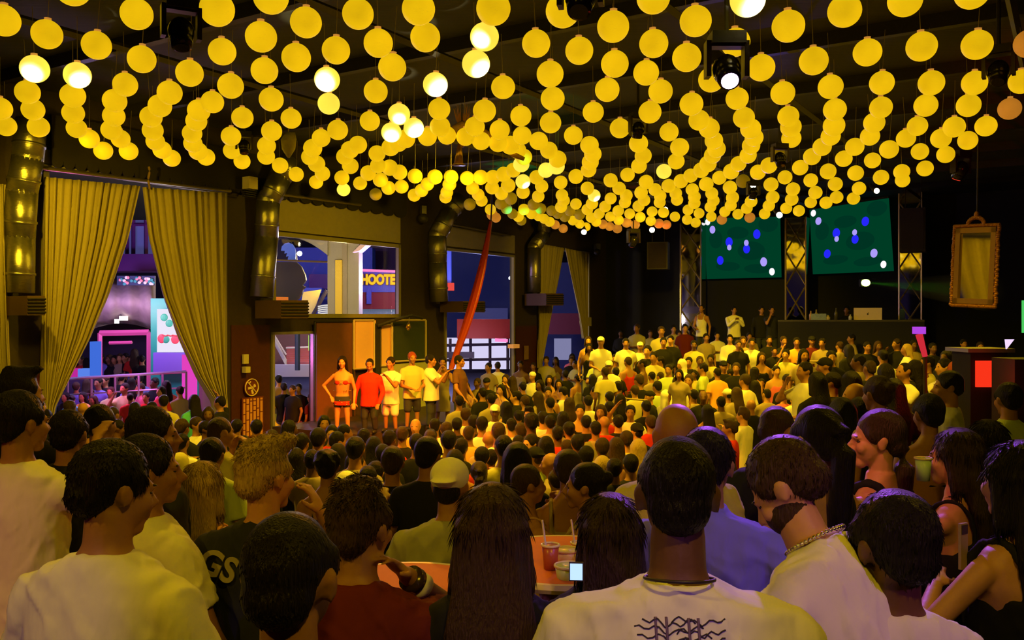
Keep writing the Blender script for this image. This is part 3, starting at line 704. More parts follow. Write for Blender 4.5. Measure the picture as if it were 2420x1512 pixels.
# hanging loudspeakers
def speaker(p, w, d, h, rz, lab):
    t = thing('hanging_loudspeaker', p, lab, 'loudspeaker', None, rz)
    m = MB(); m.box((0, 0, 0), (w, d, h)); m.build('speaker_case', mat('speaker_black', (.03, .022, .018), .6), t, local=True)
    m = MB(); m.box((0, -d / 2 - .01, 0), (w * .86, .02, h * .9)); m.build('speaker_grille', mat('speaker_grille_cloth', (.045, .03, .022), .8, bump=1, bs=80), t, local=True)
    for s in (-1, 1):
        m = MB(); m.tube([(s * w * .3, 0, h / 2), (s * w * .3, 0, 6.88 - p[2])], .012, 5); m.build('speaker_cable', DARK, t, local=True)
speaker(P(1556, 605, 27.0), .62, .5, .82, -.3, 'black loudspeaker hanging left of the first mirrored column')
speaker(P(2158, 545, 22.5), .60, .5, 1.1, -.5, 'tall black loudspeaker hanging right of the second screen')
# ornate mirror
d = 13.5; mc = P(2304, 628, d); t = thing('ornate_mirror', mc, 'tall mirror in a carved gold frame hanging at the right', 'mirror', None, -1.08); t.rotation_euler = (.0, .05, -1.08)
GOLD = mat('carved_gold', (.55, .24, .07), .35, .55, bump=1.0, bs=28, var=.3); w, h = .25, .50
m = MB(); m.box((0, .02, 0), (w * 2, .03, h * 2)); m.build('mirror_pane', MIR, t, local=True)
m = MB()
for s in (-1, 1):
    m.box((s * (w + .04), 0, 0), (.08, .06, h * 2 + .16)); m.box((0, 0, s * (h + .04)), (w * 2 + .16, .06, .08))
m.build('frame_moulding', mat('gold_moulding', (.50, .30, .10), .35, .6), t, local=True)
m = MB(); random.seed(5)
for k in range(150):
    u = k / 150 * 4; s = int(u); f = (u - s) * 2 - 1
    x, z = ((f * (w + .11), h + .11), (w + .11, -f * (h + .11)), (-f * (w + .11), -h - .11), (-w - .11, f * (h + .11)))[s]
    m.ell((x + random.uniform(-.01, .01), -.01, z), (.030, .035, .030), Matrix.Rotation(0, 4, 'Z'), 8, 6)
for k in range(12): a_ = PI * k / 11; m.ell((.13 * math.cos(a_), -.02, h + .13 + .10 * math.sin(a_)), (.034, .03, .034), None, 8, 6)
m.ell((0, -.02, h + .27), (.04, .03, .06), None, 8, 6)
m.build('carved_border', GOLD, t, True, local=True)
m = MB(); m.tube([(0, 0, h + .2), (-.08, 0, 6.85 - mc.z)], .012, 6); m.build('mirror_chain', DARK, t, local=True)
# dark fixtures with red glints above the mirror
def moving_head(p, rz, tilt, lab, lens=None, s=1.0, strength=6):
    t = thing('moving_head_light', p, lab, 'stage light', None, rz)
    m = MB(); m.box((0, 0, .30 * s), (.34 * s, .26 * s, .12 * s)); m.build('lamp_base', DARK, t, local=True)
    m = MB(); m.add([(x * s, y * s, z * s) for y in (-.07, .07) for x, z in ((-.215, -.08), (-.165, -.08), (-.165, .22), (.165, .22), (.165, -.08), (.215, -.08), (.215, .28), (-.215, .28))], [tuple(range(8)), tuple(range(15, 7, -1))] + [(i, (i + 1) % 8, 8 + (i + 1) % 8, 8 + i) for i in range(8)]); m.build('yoke', mat('yoke_plastic', (.05, .03, .03), .35), t, local=True)
    T = Matrix.Rotation(tilt, 4, 'X')
    m = MB(); m.T = T; m.ell((0, 0, .0), (.145 * s, .15 * s, .17 * s)); m.cone((0, 0, 0), (0, 0, -.20 * s), .14 * s, .11 * s, 20); m.build('lamp_head', mat('lamp_head_gloss', (.02, .018, .02), .18), t, True, local=True)
    m = MB(); m.T = T; m.cone((0, 0, -.19 * s), (0, 0, -.212 * s), .085 * s, .085 * s, 20); m.build('lens', emat('lens_' + str(lens), lens, strength) if lens else mat('dark_lens', (.03, .02, .03), .05), t, local=True)
    m = MB(); m.tube([(0, 0, .36 * s), (0, 0, 6.42 - p[2])], .02, 6); m.build('hanger', DARK, t, local=True)
    return t
moving_head(P(428, 75, 7.2), .5, -.3, 'glossy black moving head light among the lanterns at the upper left', None, .72)
moving_head(P(1372, -6, 6.6), -.2, -.6, 'dark moving head light cut by the top edge, in front of a lantern', None, .8)
moving_head(P(1717, 165, 7.6), 0, -.75, 'moving head light with a glowing violet lens hanging among the lanterns', (.75, .55, 1.0), .85, 14)
moving_head(P(1843, 375, 13), .2, -.4, 'dark moving head light hanging between lanterns left of the right-hand screen', None, .6)
moving_head(P(1508, 305, 12), .3, .3, 'dark lamp hanging in the middle of the lantern field', None, .6)
moving_head(P(2360, 168, 9), -.6, -.5, 'dark moving head light tinted red at the upper right', None, .7)
moving_head(P(1780, 455, 17), .2, .4, 'lamp with a pale lens hanging just left of the screens', (1, .85, .6), .6, 4)
moving_head(P(577, 345, 13.5), .4, -.3, 'dark green lamp housing hanging above the pale floodlight', None, .6)
moving_head(P(2270, 400, 16), .4, .5, 'black lamp with red glints hanging above the ornate mirror', (.9, .05, .02), .9, 1.5)
moving_head(P(1497, 568, 25), .4, .5, 'small lamp glowing red below the far lanterns', (.9, .08, .04), .9, 1.5)
def par(p, lab, col=(1, .9, .55), r=.12, strength=26):
    t = thing('spot_lamp', p, lab, 'spot lamp')
    m = MB(); m.cone(p + Vector((0, .02, .03)), p + Vector((0, .35, .2)), r * 1.15, r * .8, 16); m.build('lamp_can', DARK, t, True)
    m = MB(); m.ell(p + Vector((0, 0, .02)), (r, r * .4, r)); m.build('bulb', emat('bulb_' + str(col), col, strength), t, True)
    m = MB(); m.tube([p + Vector((0, .2, .15)), Vector((p.x, p.y + .2, 6.42 if p.y < 24 else 5.9))], .012, 5); m.build('hanger', DARK, t)
for px, py, d_, lab in ((1842, 510, 22, 'bright lamp at the top left corner of the right screen'), (1541, 545, 25.5, 'bright lamp under the far lanterns left of the first mirrored column'), (1380, 550, 25.5, 'small bright lamp above the far narrow curtains'), (2072, 453, 20, 'bright lamp at the top of the right screen'), (1572, 497, 24, 'bright lamp among the farthest lanterns'), (1780, 440, 19, 'pear-shaped clear bulb among the lanterns above the left screen')):
    par(P(px, py, d_), lab, r=.075 if d_ > 20 else .06)
p = R(2046, 668, 2.2); t = thing('laser_light', p, 'small green laser light behind the booth', 'light'); m = MB(); m.box(p + Vector((0, .12, 0)), (.22, .2, .2)); m.build('laser_case', DARK, t); m = MB(); m.ell(p, (.13, .05, .10)); m.build('lens', emat('laser_green', (.55, 1, .12), 10), t, True)
# hanging scorched ornament: horned driftwood, straw and a trumpet
WOOD = mat('driftwood', (.60, .36, .10), .5, bump=.8, bs=25, var=.4); c = P(1092, 322, 13.5)
t = thing('hanging_ornament', c, 'hanging driftwood ornament with straw tuft and trumpet among the lanterns', 'ornament')
m = MB(); m.tube([c + Vector(v) for v in ((-.25, 0, -.12), (-.18, 0, .06), (0, 0, .16), (.2, .05, .14), (.42, .1, .02), (.62, .1, -.14), (.78, .1, -.26), (.95, .1, -.33))], [.05, .07, .08, .075, .06, .05, .045, .03], 10); m.build('driftwood_arm', WOOD, t, True)
m = MB(); m.tube([c + Vector(v) for v in ((-.1, 0, .1), (.05, -.05, .02), (.02, -.05, -.12), (-.06, -.03, -.2))], [.05, .06, .05, .03], 10); m.build('skull', WOOD, t, True)
m = MB(); b_ = c + Vector((-.03, -.05, -.12)); m.cone(b_, b_ + Vector((-.02, 0, -.30)), .03, .07, 14); m.cone(b_ + Vector((-.02, 0, -.30)), b_ + Vector((-.02, 0, -.33)), .075, .11, 14); m.build('trumpet', mat('old_brass', (.55, .33, .10), .3, .8), t, True)
m = MB(); random.seed(9)
for k in range(26):
    x = random.uniform(-.16, .2); m.tube([c + Vector((.02 + x * .3, 0, .14)), c + Vector((.02 + x * .7, 0, .26)), c + Vector((.03 + x, 0, .34 + random.uniform(0, .16)))], [.008, .006, .002], 4)
m.build('straw_tuft', mat('straw', (.55, .26, .10), .8), t)
m = MB(); m.tube([c + Vector((0, 0, .15)), c + Vector((0, 0, 6.42 - c.z))], .01, 5); m.build('hanger', DARK, t)
# paper lampshade head decoration at left
c = P(682, 338, 14.5); m = MB(); m.loft([(c.x, c.y, c.z - .24, .02, .02), (c.x, c.y, c.z - .10, .11, .07), (c.x, c.y, c.z + .06, .13, .08), (c.x + .03, c.y, c.z + .17, .08, .05)], None, 14, 2); m.tube([c, c + Vector((0, 0, .45))], .01, 5); m.ell(c + Vector((-.03, -.075, .03)), (.03, .01, .022)); one(m, 'hanging_mask', mat('papier_mache', (.55, .50, .25), .6, bump=.5, bs=20), 'pale mask ornament hanging above the second window', 'ornament', None, True)
# red lit bar block at right and monitor shapes
p = P(2337, 880, 9.0); t = thing('bar_counter', (p.x, p.y, .86), 'dark bar counter with a glowing red front panel at the right', 'bar counter'); m = MB(); m.box((p.x + .06, p.y + .30, .86 + (p.z + .20 - .86) / 2), (.38, .38, p.z + .20 - .86)); m.build('counter_block', BLACKW, t); m = MB(); m.box((p.x + .02, p.y + .08, p.z - .02), (.22, .03, .27), .0); m.build('light_panel', emat('red_panel', (.95, .035, .01), 1.0), t); m = MB(); m.box((p.x + .06, p.y + .30, p.z + .22), (.48, .48, .04)); m.build('counter_top', mat('grey_laminate', (.2, .2, .22), .3), t)
p = P(2172, 790, 8.8); t = thing('drink_dispenser', p, 'tall red and violet lit drink dispenser held up in the crowd at the right', 'dispenser'); m = MB(); m.box(p + Vector((0, 0, .04)), (.10, .08, .07)); m.build('dispenser_head', emat('violet_glow', (.45, .06, .75), 1.0), t); m = MB(); m.cone(p + Vector((.06, 0, -.22)), p, .025, .035, 14); m.build('drink_tube', emat('red_glow', (.75, .03, .05), .8), t, True); m = MB(); m.tube([p + Vector((.06, .0, -.22)), Vector((p.x + .06, p.y, .855))], .02, 8); m.build('stand', DARK, t)
p = P(2405, 840, 8.2); t = thing('arcade_machine', (p.x, p.y, .86), 'machine with violet and green lit panels cut by the right edge', 'machine'); m = MB(); m.box((p.x + .2, p.y + .3, (p.z - .04) / 2 + .43), (.34, .4, p.z - .9)); m.build('machine_body', BLACKW, t); m = MB(); m.prism([p + Vector((-.11, 0, .15)), p + Vector((-.03, 0, .15)), p + Vector((-.10, 0, .06))], (0, .02, 0)); m.build('violet_panel', emat('violet_panel', (.8, .6, 1), 1.2), t); m = MB(); m.box(p + Vector((.06, 0, .36)), (.03, .03, .30)); m.build('green_tube', emat('green_tube', (.1, .75, .15), .8), t)
# ================================================================ lanterns
LH = 2.6                                          # lantern centres hang this far above the eye
def lantern_mat(name, base, e):
    m = bpy.data.materials.new(name); m.use_nodes = True; nt = m.node_tree; b = nt.nodes['Principled BSDF']
    b.inputs['Base Color'].default_value = (*base, 1); b.inputs['Roughness'].default_value = .55
    tc = nt.nodes.new('ShaderNodeTexCoord'); nz = nt.nodes.new('ShaderNodeTexNoise'); nz.inputs['Scale'].default_value = 3
    nt.links.new(tc.outputs['Object'], nz.inputs['Vector'])
    wv = nt.nodes.new('ShaderNodeTexWave'); wv.bands_direction = 'Z'; wv.inputs['Scale'].default_value = 22; nt.links.new(tc.outputs['Object'], wv.inputs['Vector'])
    bp = nt.nodes.new('ShaderNodeBump'); bp.inputs['Strength'].default_value = .12; bp.inputs['Distance'].default_value = .004; nt.links.new(wv.outputs['Fac'], bp.inputs['Height']); nt.links.new(bp.outputs['Normal'], b.inputs['Normal'])
    mr = nt.nodes.new('ShaderNodeMapRange'); mr.inputs[1].default_value = .3; mr.inputs[2].default_value = .7; mr.inputs[3].default_value = e * .85; mr.inputs[4].default_value = e * 1.1
    nt.links.new(nz.outputs['Fac'], mr.inputs[0]); nt.links.new(mr.outputs[0], b.inputs['Emission Strength'])
    b.inputs['Emission Color'].default_value = (1.0, .60, .004, 1)
    m.cycles.emission_sampling = 'NONE'
    return m
LM = lantern_mat('yellow_paper_lit', (.62, .40, .03), .77)
LMO = lantern_mat('orange_paper_lit', (.6, .30, .05), .42)
LMO.node_tree.nodes['Principled BSDF'].inputs['Emission Color'].default_value = (1, .36, .03, 1)
LMG = lantern_mat('yellow_paper_green_lit', (.80, .66, .12), .16)
LMX = lantern_mat('yellow_paper_unlit', (.70, .55, .12), .12)
LMH = lantern_mat('yellow_paper_painted_spotlight', (.90, .85, .65), 1.1)  # paler base and stronger glow put spotlight into the paper colour
LMH.node_tree.nodes['Principled BSDF'].inputs['Emission Color'].default_value = (1.0, .74, .06, 1)
COLLAR = mat('lantern_collar', (.75, .42, .12), .5, emit=(1, .45, .08), es=.35); COLLAR.cycles.emission_sampling = 'NONE'
CORD = mat('lantern_cord', (.45, .36, .16), .6)
LPOS = """8 48,111 81,171 -27,323 33,513 22,228 107,335 140,448 173,525 122,617 87,82 163,183 178,296 200,401 219,502 241,545 203,573 278,65 218,78 259,91 300,0 257,14 298,172 226,173 267,181 303,211 328,244 356,271 238,269 274,263 307,285 328,304 357,378 250,357 276,361 308,367 334,383 354,406 374,470 261,464 286,454 315,456 339,468 357,487 371,546 322,548 356,572 381,640 -8,723 53,846 33,989 21,1166 20,625 167,700 136,794 119,894 102,1005 88,773 188,1145 87,1125 151,927 159,641 235,888 216,777 245,1029 200,1189 206,688 280,798 307,874 286,943 270,1038 258,1145 262,642 310,630 344,629 369,662 391,925 313,978 302,1010 323,1040 299,1056 320,1122 299,1181 307,1100 323,1137 333,1177 338,1206 343,759 326,739 350,732 371,748 387,762 410,747 430,700 412,846 342,827 354,815 370,828 392,808 420,812 448,891 363,893 391,923 348,941 337,959 328,921 396,944 407,870 409,899 425,851 433,918 444,949 441,888 459,981 416,1010 435,996 450,979 461,1028 418,1066 418,1062 436,1056 454,1053 466,
1231 274,1234 320,1223 355,1238 371,1232 388,1306 233,1301 290,1273 333,1297 355,1318 376,1315 393,1290 402,1268 419,1280 440,1272 464,1435 212,1402 265,1355 320,1393 343,1401 364,1395 383,1391 401,1361 417,1325 431,1328 461,1332 474,1326 489,1388 445,1404 462,1399 481,1361 482,1388 495,1347 498,1370 507,1104 421,1117 445,1130 460,1138 474,1136 419,1165 419,1163 443,1185 457,1190 412,1213 402,1201 438,1236 429,1236 454,1207 469,1184 481,1197 493,1211 505,1225 512,1232 521,1159 495,1163 507,1172 514,1110 483,1238 495,1256 505,1273 510,1286 517,1299 524,1312 531,1331 540,1278 493,1261 483,1304 498,1318 505,1335 512,1354 521,1370 529,1385 536,1397 514,1409 524,1425 530,1441 535,1459 540,1443 426,1463 445,1443 469,1430 488,1416 505,1442 512,1461 498,1462 520,
1330 26,1544 -6,1449 63,1644 50,1767 -1,1267 103,1369 120,1545 103,1738 100,1623 136,1300 175,1453 151,1799 160,1527 172,1561 216,1681 188,1634 246,1742 233,1536 265,1652 284,1758 278,1676 303,1774 304,1687 332,1782 325,1693 352,1775 344,1684 367,1768 367,1673 387,1465 303,1581 312,1509 339,1606 348,1520 368,1598 381,1510 392,1483 413,1467 446,1480 462,1477 478,1527 430,1515 455,1548 448,1560 463,1522 473,1509 487,1559 478,1569 405,1580 439,1597 457,1600 472,1609 428,1632 415,1657 402,1636 448,1641 465,1641 480,1626 496,1669 435,1682 457,1686 474,1679 489,1700 420,1728 405,1745 387,1725 443,1731 467,1727 485,1713 500,1756 428,1791 407,1775 476,1765 492,1488 505,1481 526,1501 531,1513 513,1541 500,1538 522,1568 502,1557 528,1575 531,1595 512,1624 519,1644 526,1652 504,1681 512,1706 519,1744 506,1772 514,
1863 275,1869 300,1870 327,1973 259,1971 297,1963 322,1943 347,1919 370,1844 367,1817 391,1793 407,1891 396,1855 419,1822 436,1826 466,1817 486,2066 290,2056 322,2020 347,1994 375,1957 405,2062 379,1916 426,1974 435,1874 447,1927 455,1871 471,1977 466,1858 492,1916 478,1888 498,1952 479,2022 409,2030 445,2017 469,2101 353,2141 327,2168 298,2174 358,2082 419,2131 406,2133 426,2186 398,2224 327,2235 365,2255 300,2287 332,2330 298,1807 505,
1863 62,1996 26,2139 0,2297 -18,1923 144,2050 124,2178 110,2309 106,2432 103,1850 220,1963 205,2084 196,2201 196,2303 196,2414 193,2082 254,2188 249,2289 249,2386 257"""
L0 = [tuple(float(v) for v in q.split()) for q in LPOS.replace('\n', '').split(',') if q.strip()]
L = []
for p in L0:                                      # drop reads of the same lantern twice
    r = .0538 * (HY - p[1])
    if all(math.hypot(p[0] - o[0], p[1] - o[1]) > .42 * r for o in L): L.append(p)
L.sort(key=lambda p: p[1])
HOT = [(82, 163), (183, 178), (773, 188), (1145, 87), (1125, 151), (1029, 200), (925, 313), (978, 302), (943, 270), (1767, -1), (1236, 429), (1404, 462), (1290, 402), (1569, 405), (1238, 388), (812, 448), (1318, 393), (777, 245)]
GRE = [(1184, 481), (1207, 469), (1197, 493), (1211, 505), (1261, 483), (1278, 493), (1304, 498), (1318, 505), (1232, 521), (1335, 512), (1347, 498), (1370, 507)]
ORA = [(1425, 530), (1441, 535), (1459, 540), (1501, 531), (1481, 526), (1557, 528), (1575, 531), (1706, 519), (1772, 514), (1331, 540), (1312, 531), (2386, 257), (2432, 103), (1172, 514), (1163, 507)]
UNL = [(888, 459), (1687, 345), (1756, 428), (1844, 367), (1110, 483)]
def near(p, lst, t=9): return any(math.hypot(p[0] - a, p[1] - b) < t for a, b in lst)
def lpt(px, py):
    d = LH * F / (HY - py); return Vector(((px - CX) / F * d, d, CZ + LH))
def globe(seg, ring, collar):
    m = MB(); prof = []
    R0 = .140; vs = []; 
    n = ring
    for i in range(n + 1):
        t = .20 + (PI - .34) * i / n
        r = R0 * math.sin(t); z = R0 * math.cos(t) * .97
        if i == 0: r *= 1.05
        for j in range(seg): a = 2 * PI * j / seg; vs.append((r * math.cos(a), r * math.sin(a), z))
    fs = [(i * seg + j, i * seg + (j + 1) % seg, (i + 1) * seg + (j + 1) % seg, (i + 1) * seg + j) for i in range(n) for j in range(seg)]
    fs += [tuple(range(seg)), tuple(range(n * seg, (n + 1) * seg))[::-1]]
    m.add(vs, fs); return m
def ring_():
    m = MB(); m.loft([(0, 0, .130, .036, .036), (0, 0, .150, .030, .030), (0, 0, .154, .034, .034)], None, 14, 2); return m
g_hi = globe(28, 16, True).mesh('lantern_shade', True); g_lo = globe(14, 9, True).mesh('lantern_shade_small', True)
r_hi = ring_().mesh('lantern_collar', True); r_hi.materials.append(COLLAR)
cd = MB(); cd.tube([(0, 0, .15), (0, 0, .62)], .0035, 4); cord = cd.mesh('lantern_cord'); cord.materials.append(CORD)
for g_ in (g_hi, g_lo): g_.materials.append(LM)
LAB = {'h': 'round yellow paper lantern glowing white-hot from painted-in spotlight, among the hanging lanterns', 'g': 'round lantern tinted green by stage light, in the far lantern rows',
       'o': 'round lantern with a dull orange glow, in the far lantern rows', 'u': 'unlit dull yellow round lantern among the glowing ones', 'n': 'round glowing yellow paper lantern with a small collar, hung on a thin cord'}
GRP = {'h': 'lanterns with painted-in spotlight', 'g': 'green tinted lanterns', 'o': 'dull orange lanterns', 'u': 'unlit lanterns', 'n': 'glowing yellow lanterns'}
rest = MB(); random.seed(4); NL = 0
for i, (px, py) in enumerate(L):
    k = 'h' if near((px, py), HOT) else 'g' if near((px, py), GRE) else 'o' if near((px, py), ORA, 6) else 'u' if near((px, py), UNL) else 'n'
    c = lpt(px, py); big = py < 400
    if NL >= 300 and k == 'n':
        rest.T = Matrix.Translation(c) @ Matrix.Scale(random.uniform(.95, 1.05), 4); rest.add(g_lo.vertices and [v.co for v in g_lo.vertices], [tuple(p.vertices) for p in g_lo.polygons]); rest.T = None; continue
    if k == 'n': NL += 1
    s = random.uniform(.96, 1.05)
    o = bpy.data.objects.new('paper_lantern', None); COL.objects.link(o); o.location = c; o.scale = (s, s, s); o.rotation_euler = (random.uniform(-.06, .06), random.uniform(-.06, .06), rnd() * 6)
    tag(o, LAB[k], 'lantern', GRP[k])
    sh = bpy.data.objects.new('lantern_shade', g_hi if big else g_lo); COL.objects.link(sh); sh.parent = o
    sh.material_slots[0].link = 'OBJECT'; sh.material_slots[0].material = {'h': LMH, 'g': LMG, 'o': LMO, 'u': LMX, 'n': LM}[k]
    if True:
        cc = bpy.data.objects.new('cord', cord); COL.objects.link(cc); cc.parent = o
    if py < 330:
        cr = bpy.data.objects.new('collar', r_hi); COL.objects.link(cr); cr.parent = o
if rest.v:
    ro = rest.build('paper_lantern', LM, None, True); tag(ro, 'smallest yellow lanterns packed together at the far end of the hall', 'lanterns', None, 'stuff')
print('lanterns', len(L), 'plain', NL)
# ================================================================ the street outside
def X(px, py, d): return P(px, py, d)
def quad(px0, px1, y0, y1, d, th=.2):            # upright slab facing the hall
    m = MB(); a, b = X(px0, y1, d), X(px1, y1, d); H = X(px0, y0, d).z - a.z
    m.prism([a, b, b + Vector((0, 0, H)), a + Vector((0, 0, H))], (0, th, 0)); return m
PAVE = mat('street_paving', (.30, .27, .33), .7, bump=.2, bs=8, var=.2)
mb = MB(); mb.prism([(-40, 8, .02), (-9.2, 12, .02), (4, 33, .02), (20, 60, .02), (-40, 60, .02)], (0, 0, .04)); struct(mb, 'street', PAVE)
BLUEW = mat('blue_facade', (.10, .11, .55), .6, bump=.05, bs=5, var=.05); LILAC = mat('lilac_wall', (.30, .26, .42), .6, var=.1); PURP = mat('purple_beam', (.16, .03, .20), .5); DBLUE = mat('dusk_blue_wall', (.035, .045, .16), .7, bump=.05, bs=4, var=.1)
REDW = mat('red_facade', (.28, .010, .012), .6); YEL = mat('yellow_pillar', (.85, .58, .02), .5); BEI = mat('beige_pillar', (.38, .34, .24), .6, var=.06); GREEN = mat('green_pillar', (.0, .30, .17), .5); PNK = emat('pink_neon', (1, .18, .42), 1.6)
MAG = emat('magenta_light_column', (.85, .06, .55), .9); WHT = emat('lit_white_board', (.85, .80, .95), 1.0); LWALL = emat('shop_light', (.75, .70, 1.0), .9)
TARP = mat('grey_awning_canvas', (.50, .38, .34), .8, bump=.5, bs=6, var=.2); STEEL = mat('rail_steel', (.6, .6, .7), .3, .8); DK = mat('dark_bar_shelf', (.03, .02, .05), .7)
# ---- through the large curtained window
t = thing('bar_pavilion', X(300, 900, 24), 'purple roofed bar pavilion seen between the two large curtains', 'pavilion')
quad(200, 375, 600, 640, 24, 1).build('roof_beam', PURP, t); quad(225, 372, 520, 605, 25, .1).build('window_band', mat('blue_glass', (.12, .14, .35), .15, emit=(.10, .10, .32), es=.5), t)
m = MB()
for px in (300, 315, 345): m.tube([X(px, 520, 24.8), X(px, 605, 24.8)], .06, 4)
m.tube([X(230, 530, 24.8), X(372, 530, 24.8)], .05, 4); m.build('window_bars', PURP, t)
m = MB(); quadpts = []
for j in range(9):
    f = j / 8
    quadpts.append((f, .5 * math.sin(f * PI)))
vs = []; fs = []
for i in range(9):
    for j in range(13):
        px = 205 + 163 * j / 12; py = 662 + 120 * i / 8 - 18 * math.sin(PI * j / 12) * (i / 8); vs.append(X(px, py, 23.2 - 1.0 * math.sin(PI * i / 8) - .15 * math.sin(j * 1.9)))
for i in range(8):
    for j in range(12): a = i * 13 + j; fs.append((a, a + 1, a + 14, a + 13))
m.add(vs, fs); o = m.build('awning', TARP, t, True); o.modifiers.new('t', 'SOLIDIFY').thickness = .03
quad(150, 372, 750, 1000, 26, .2).build('back_wall', DK, t); m = MB(); m.box((-11.6, 25.1, .16), (5.0, 1.5, .32)); m.build('bar_deck', DK, t)
m = MB(); [m.cone(X(px, py, 22.9), X(px, py - h, 22.9), .22, .01, 12) for px, py, h in ((282, 745, 30),)]; m.build('canvas_peak', DK, t)
m = MB()
for k, (px, py) in enumerate(((276, 759), (292, 752))): m.box(X(px, py, 22.5), (.10 + .1 * k, .05, .11))
m.build('sign_lamps', emat('sign_lamp_white', (1, .95, .9), 2.5), t)
t = thing('market_stall', X(290, 880, 22), 'pink framed market stall under the grey awning across the street', 'stall')
m = MB(); a, b = X(236, 787, 22), X(352, 785, 22)
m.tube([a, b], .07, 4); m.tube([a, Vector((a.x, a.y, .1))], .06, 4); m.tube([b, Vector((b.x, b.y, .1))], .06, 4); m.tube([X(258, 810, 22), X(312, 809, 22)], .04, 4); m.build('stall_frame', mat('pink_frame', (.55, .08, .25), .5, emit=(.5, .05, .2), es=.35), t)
quad(356, 500, 705, 1000, 21.5, 1.0).build('p', GREEN, None); o = bpy.data.objects['p']; o.name = 'green_kiosk'; tag(o, 'green painted kiosk with a lit white menu board beside the right curtain', 'kiosk')
t = thing('menu_board', X(400, 830, 21.2), 'brightly lit white menu board with red and green drawings on the green kiosk', 'menu board'); quad(371, 432, 730, 832, 21.3, .1).build('board_panel', WHT, t)
for px, py, c in ((382, 800, 0), (414, 802, 0)): m = MB(); m.ell(X(px, py, 21.25), (.10, .02, .11), None, 10, 8); m.build('red_drawing', mat('menu_red', (.6, .05, .06), .6), t)
m = MB(); m.tube([X(384 + k * 4, 792 + (k % 3), 21.24) for k in range(10)], .018, 4); m.build('red_line', mat('menu_red', (.6, .05, .06), .6), t)
for px, py in ((392, 802), (388, 750), (400, 764), (416, 752)): m = MB(); m.ell(X(px, py, 21.25), (.09, .02, .09), None, 10, 8); m.build('green_drawing', mat('menu_green', (.02, .3, .15), .6), t)
quad(362, 436, 833, 880, 21.2, .2).build('p', mat('violet_counter', (.14, .08, .40), .5)); o = bpy.data.objects['p']; o.name = 'kiosk_counter'; tag(o, 'violet and green counter below the lit menu board', 'counter')
m = MB(); m.loft([(X(448, 900, 19.6).x, 19.6, .05, .16, .16), (X(448, 900, 19.6).x, 19.6, X(448, 838, 19.6).z, .16, .16)], None, 18, 2); one(m, 'light_column', MAG, 'glowing magenta column beside the right curtain', 'column', None, True)
quad(470, 540, 820, 1000, 20, .2).build('p', mat('grey_kiosk_side', (.25, .23, .2), .7)); o = bpy.data.objects['p']; o.name = 'partition_panel'; tag(o, 'grey side panel between the magenta column and the right curtain', 'panel')
m = MB(); a, b = X(160, 895, 19.4), X(440, 878, 19.4); m.tube([a, b], .035, 6); m.tube([a + Vector((0, 0, -.35)), b + Vector((0, 0, -.35))], .02, 6)
for k in range(6): c = a.lerp(b, k / 5); m.tube([c, Vector((c.x, c.y, .05))], .025, 6)
one(m, 'street_railing', STEEL, 'steel railing across the street window behind the crowd outside', 'railing')
for px, py, w, h, c, lab in ((172, 883, .22, .24, (.5, .02, .30), 'magenta lit box on the bar shelf behind the railing'), (200, 882, .17, .22, (.10, .22, .8), 'blue lit box beside the magenta one behind the railing'), (226, 822, .13, .30, (.05, .15, .7), 'tall blue lit fridge left of the market stall')):
    m = MB(); c0 = X(px, 893, 20.5); h2 = X(px, py, 20.5).z + h / 2 - c0.z; m.box(c0 + Vector((0, 0, h2 / 2)), (w, .3, h2)); one(m, 'lit_box', emat('box_' + str(px), c, 1.0), lab, 'box')
quad(95, 101, 690, 1092, 19, .3).build('p', GREEN); o = bpy.data.objects['p']; o.name = 'green_post'; tag(o, 'thin green post seen left of the left large curtain', 'post')
quad(93, 103, 905, 1101, 18.5, .3).build('p', emat('orange_red_panel', (.8, .10, .02), .8)); o = bpy.data.objects['p']; o.name = 'orange_glow'; tag(o, 'small orange red lit panel at the foot of the left curtain', 'panel')
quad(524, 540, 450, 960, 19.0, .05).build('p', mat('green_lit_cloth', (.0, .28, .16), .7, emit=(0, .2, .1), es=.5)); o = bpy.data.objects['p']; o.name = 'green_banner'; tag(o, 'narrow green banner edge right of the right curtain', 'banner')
c0, c1 = X(150, 893, 20.5), X(240, 893, 20.5); m = MB(); m.box(((c0.x + c1.x) / 2, 20.55, (c0.z + .06) / 2), (c1.x - c0.x, .6, c0.z - .06)); one(m, 'bar_shelf', DK, 'dark bar shelf holding the magenta and blue lit boxes', 'shelf')
# floral sign
t = thing('flower_sign', X(320, 662, 22), 'painted flower sign above the grey awning', 'sign'); random.seed(21)
m = MB(); m.loft([], None) if False else m.box(X(322, 663, 22.3), (.95, .05, .24)); m.build('sign_plate', mat('sign_night_blue', (.03, .05, .10), .5), t)
for nm, c in (('rose', (.75, .25, .3)), ('leaf', (.05, .3, .3)), ('petal', (.85, .7, .65))):
    m = MB()
    for k in range(9): m.ell(X(random.uniform(284, 362), random.uniform(655, 672), 22.24), (.045, .02, .04), None, 8, 6)
    m.build('painted_' + nm, mat('paint_' + nm, c, .6, emit=c, es=.3), t, True)
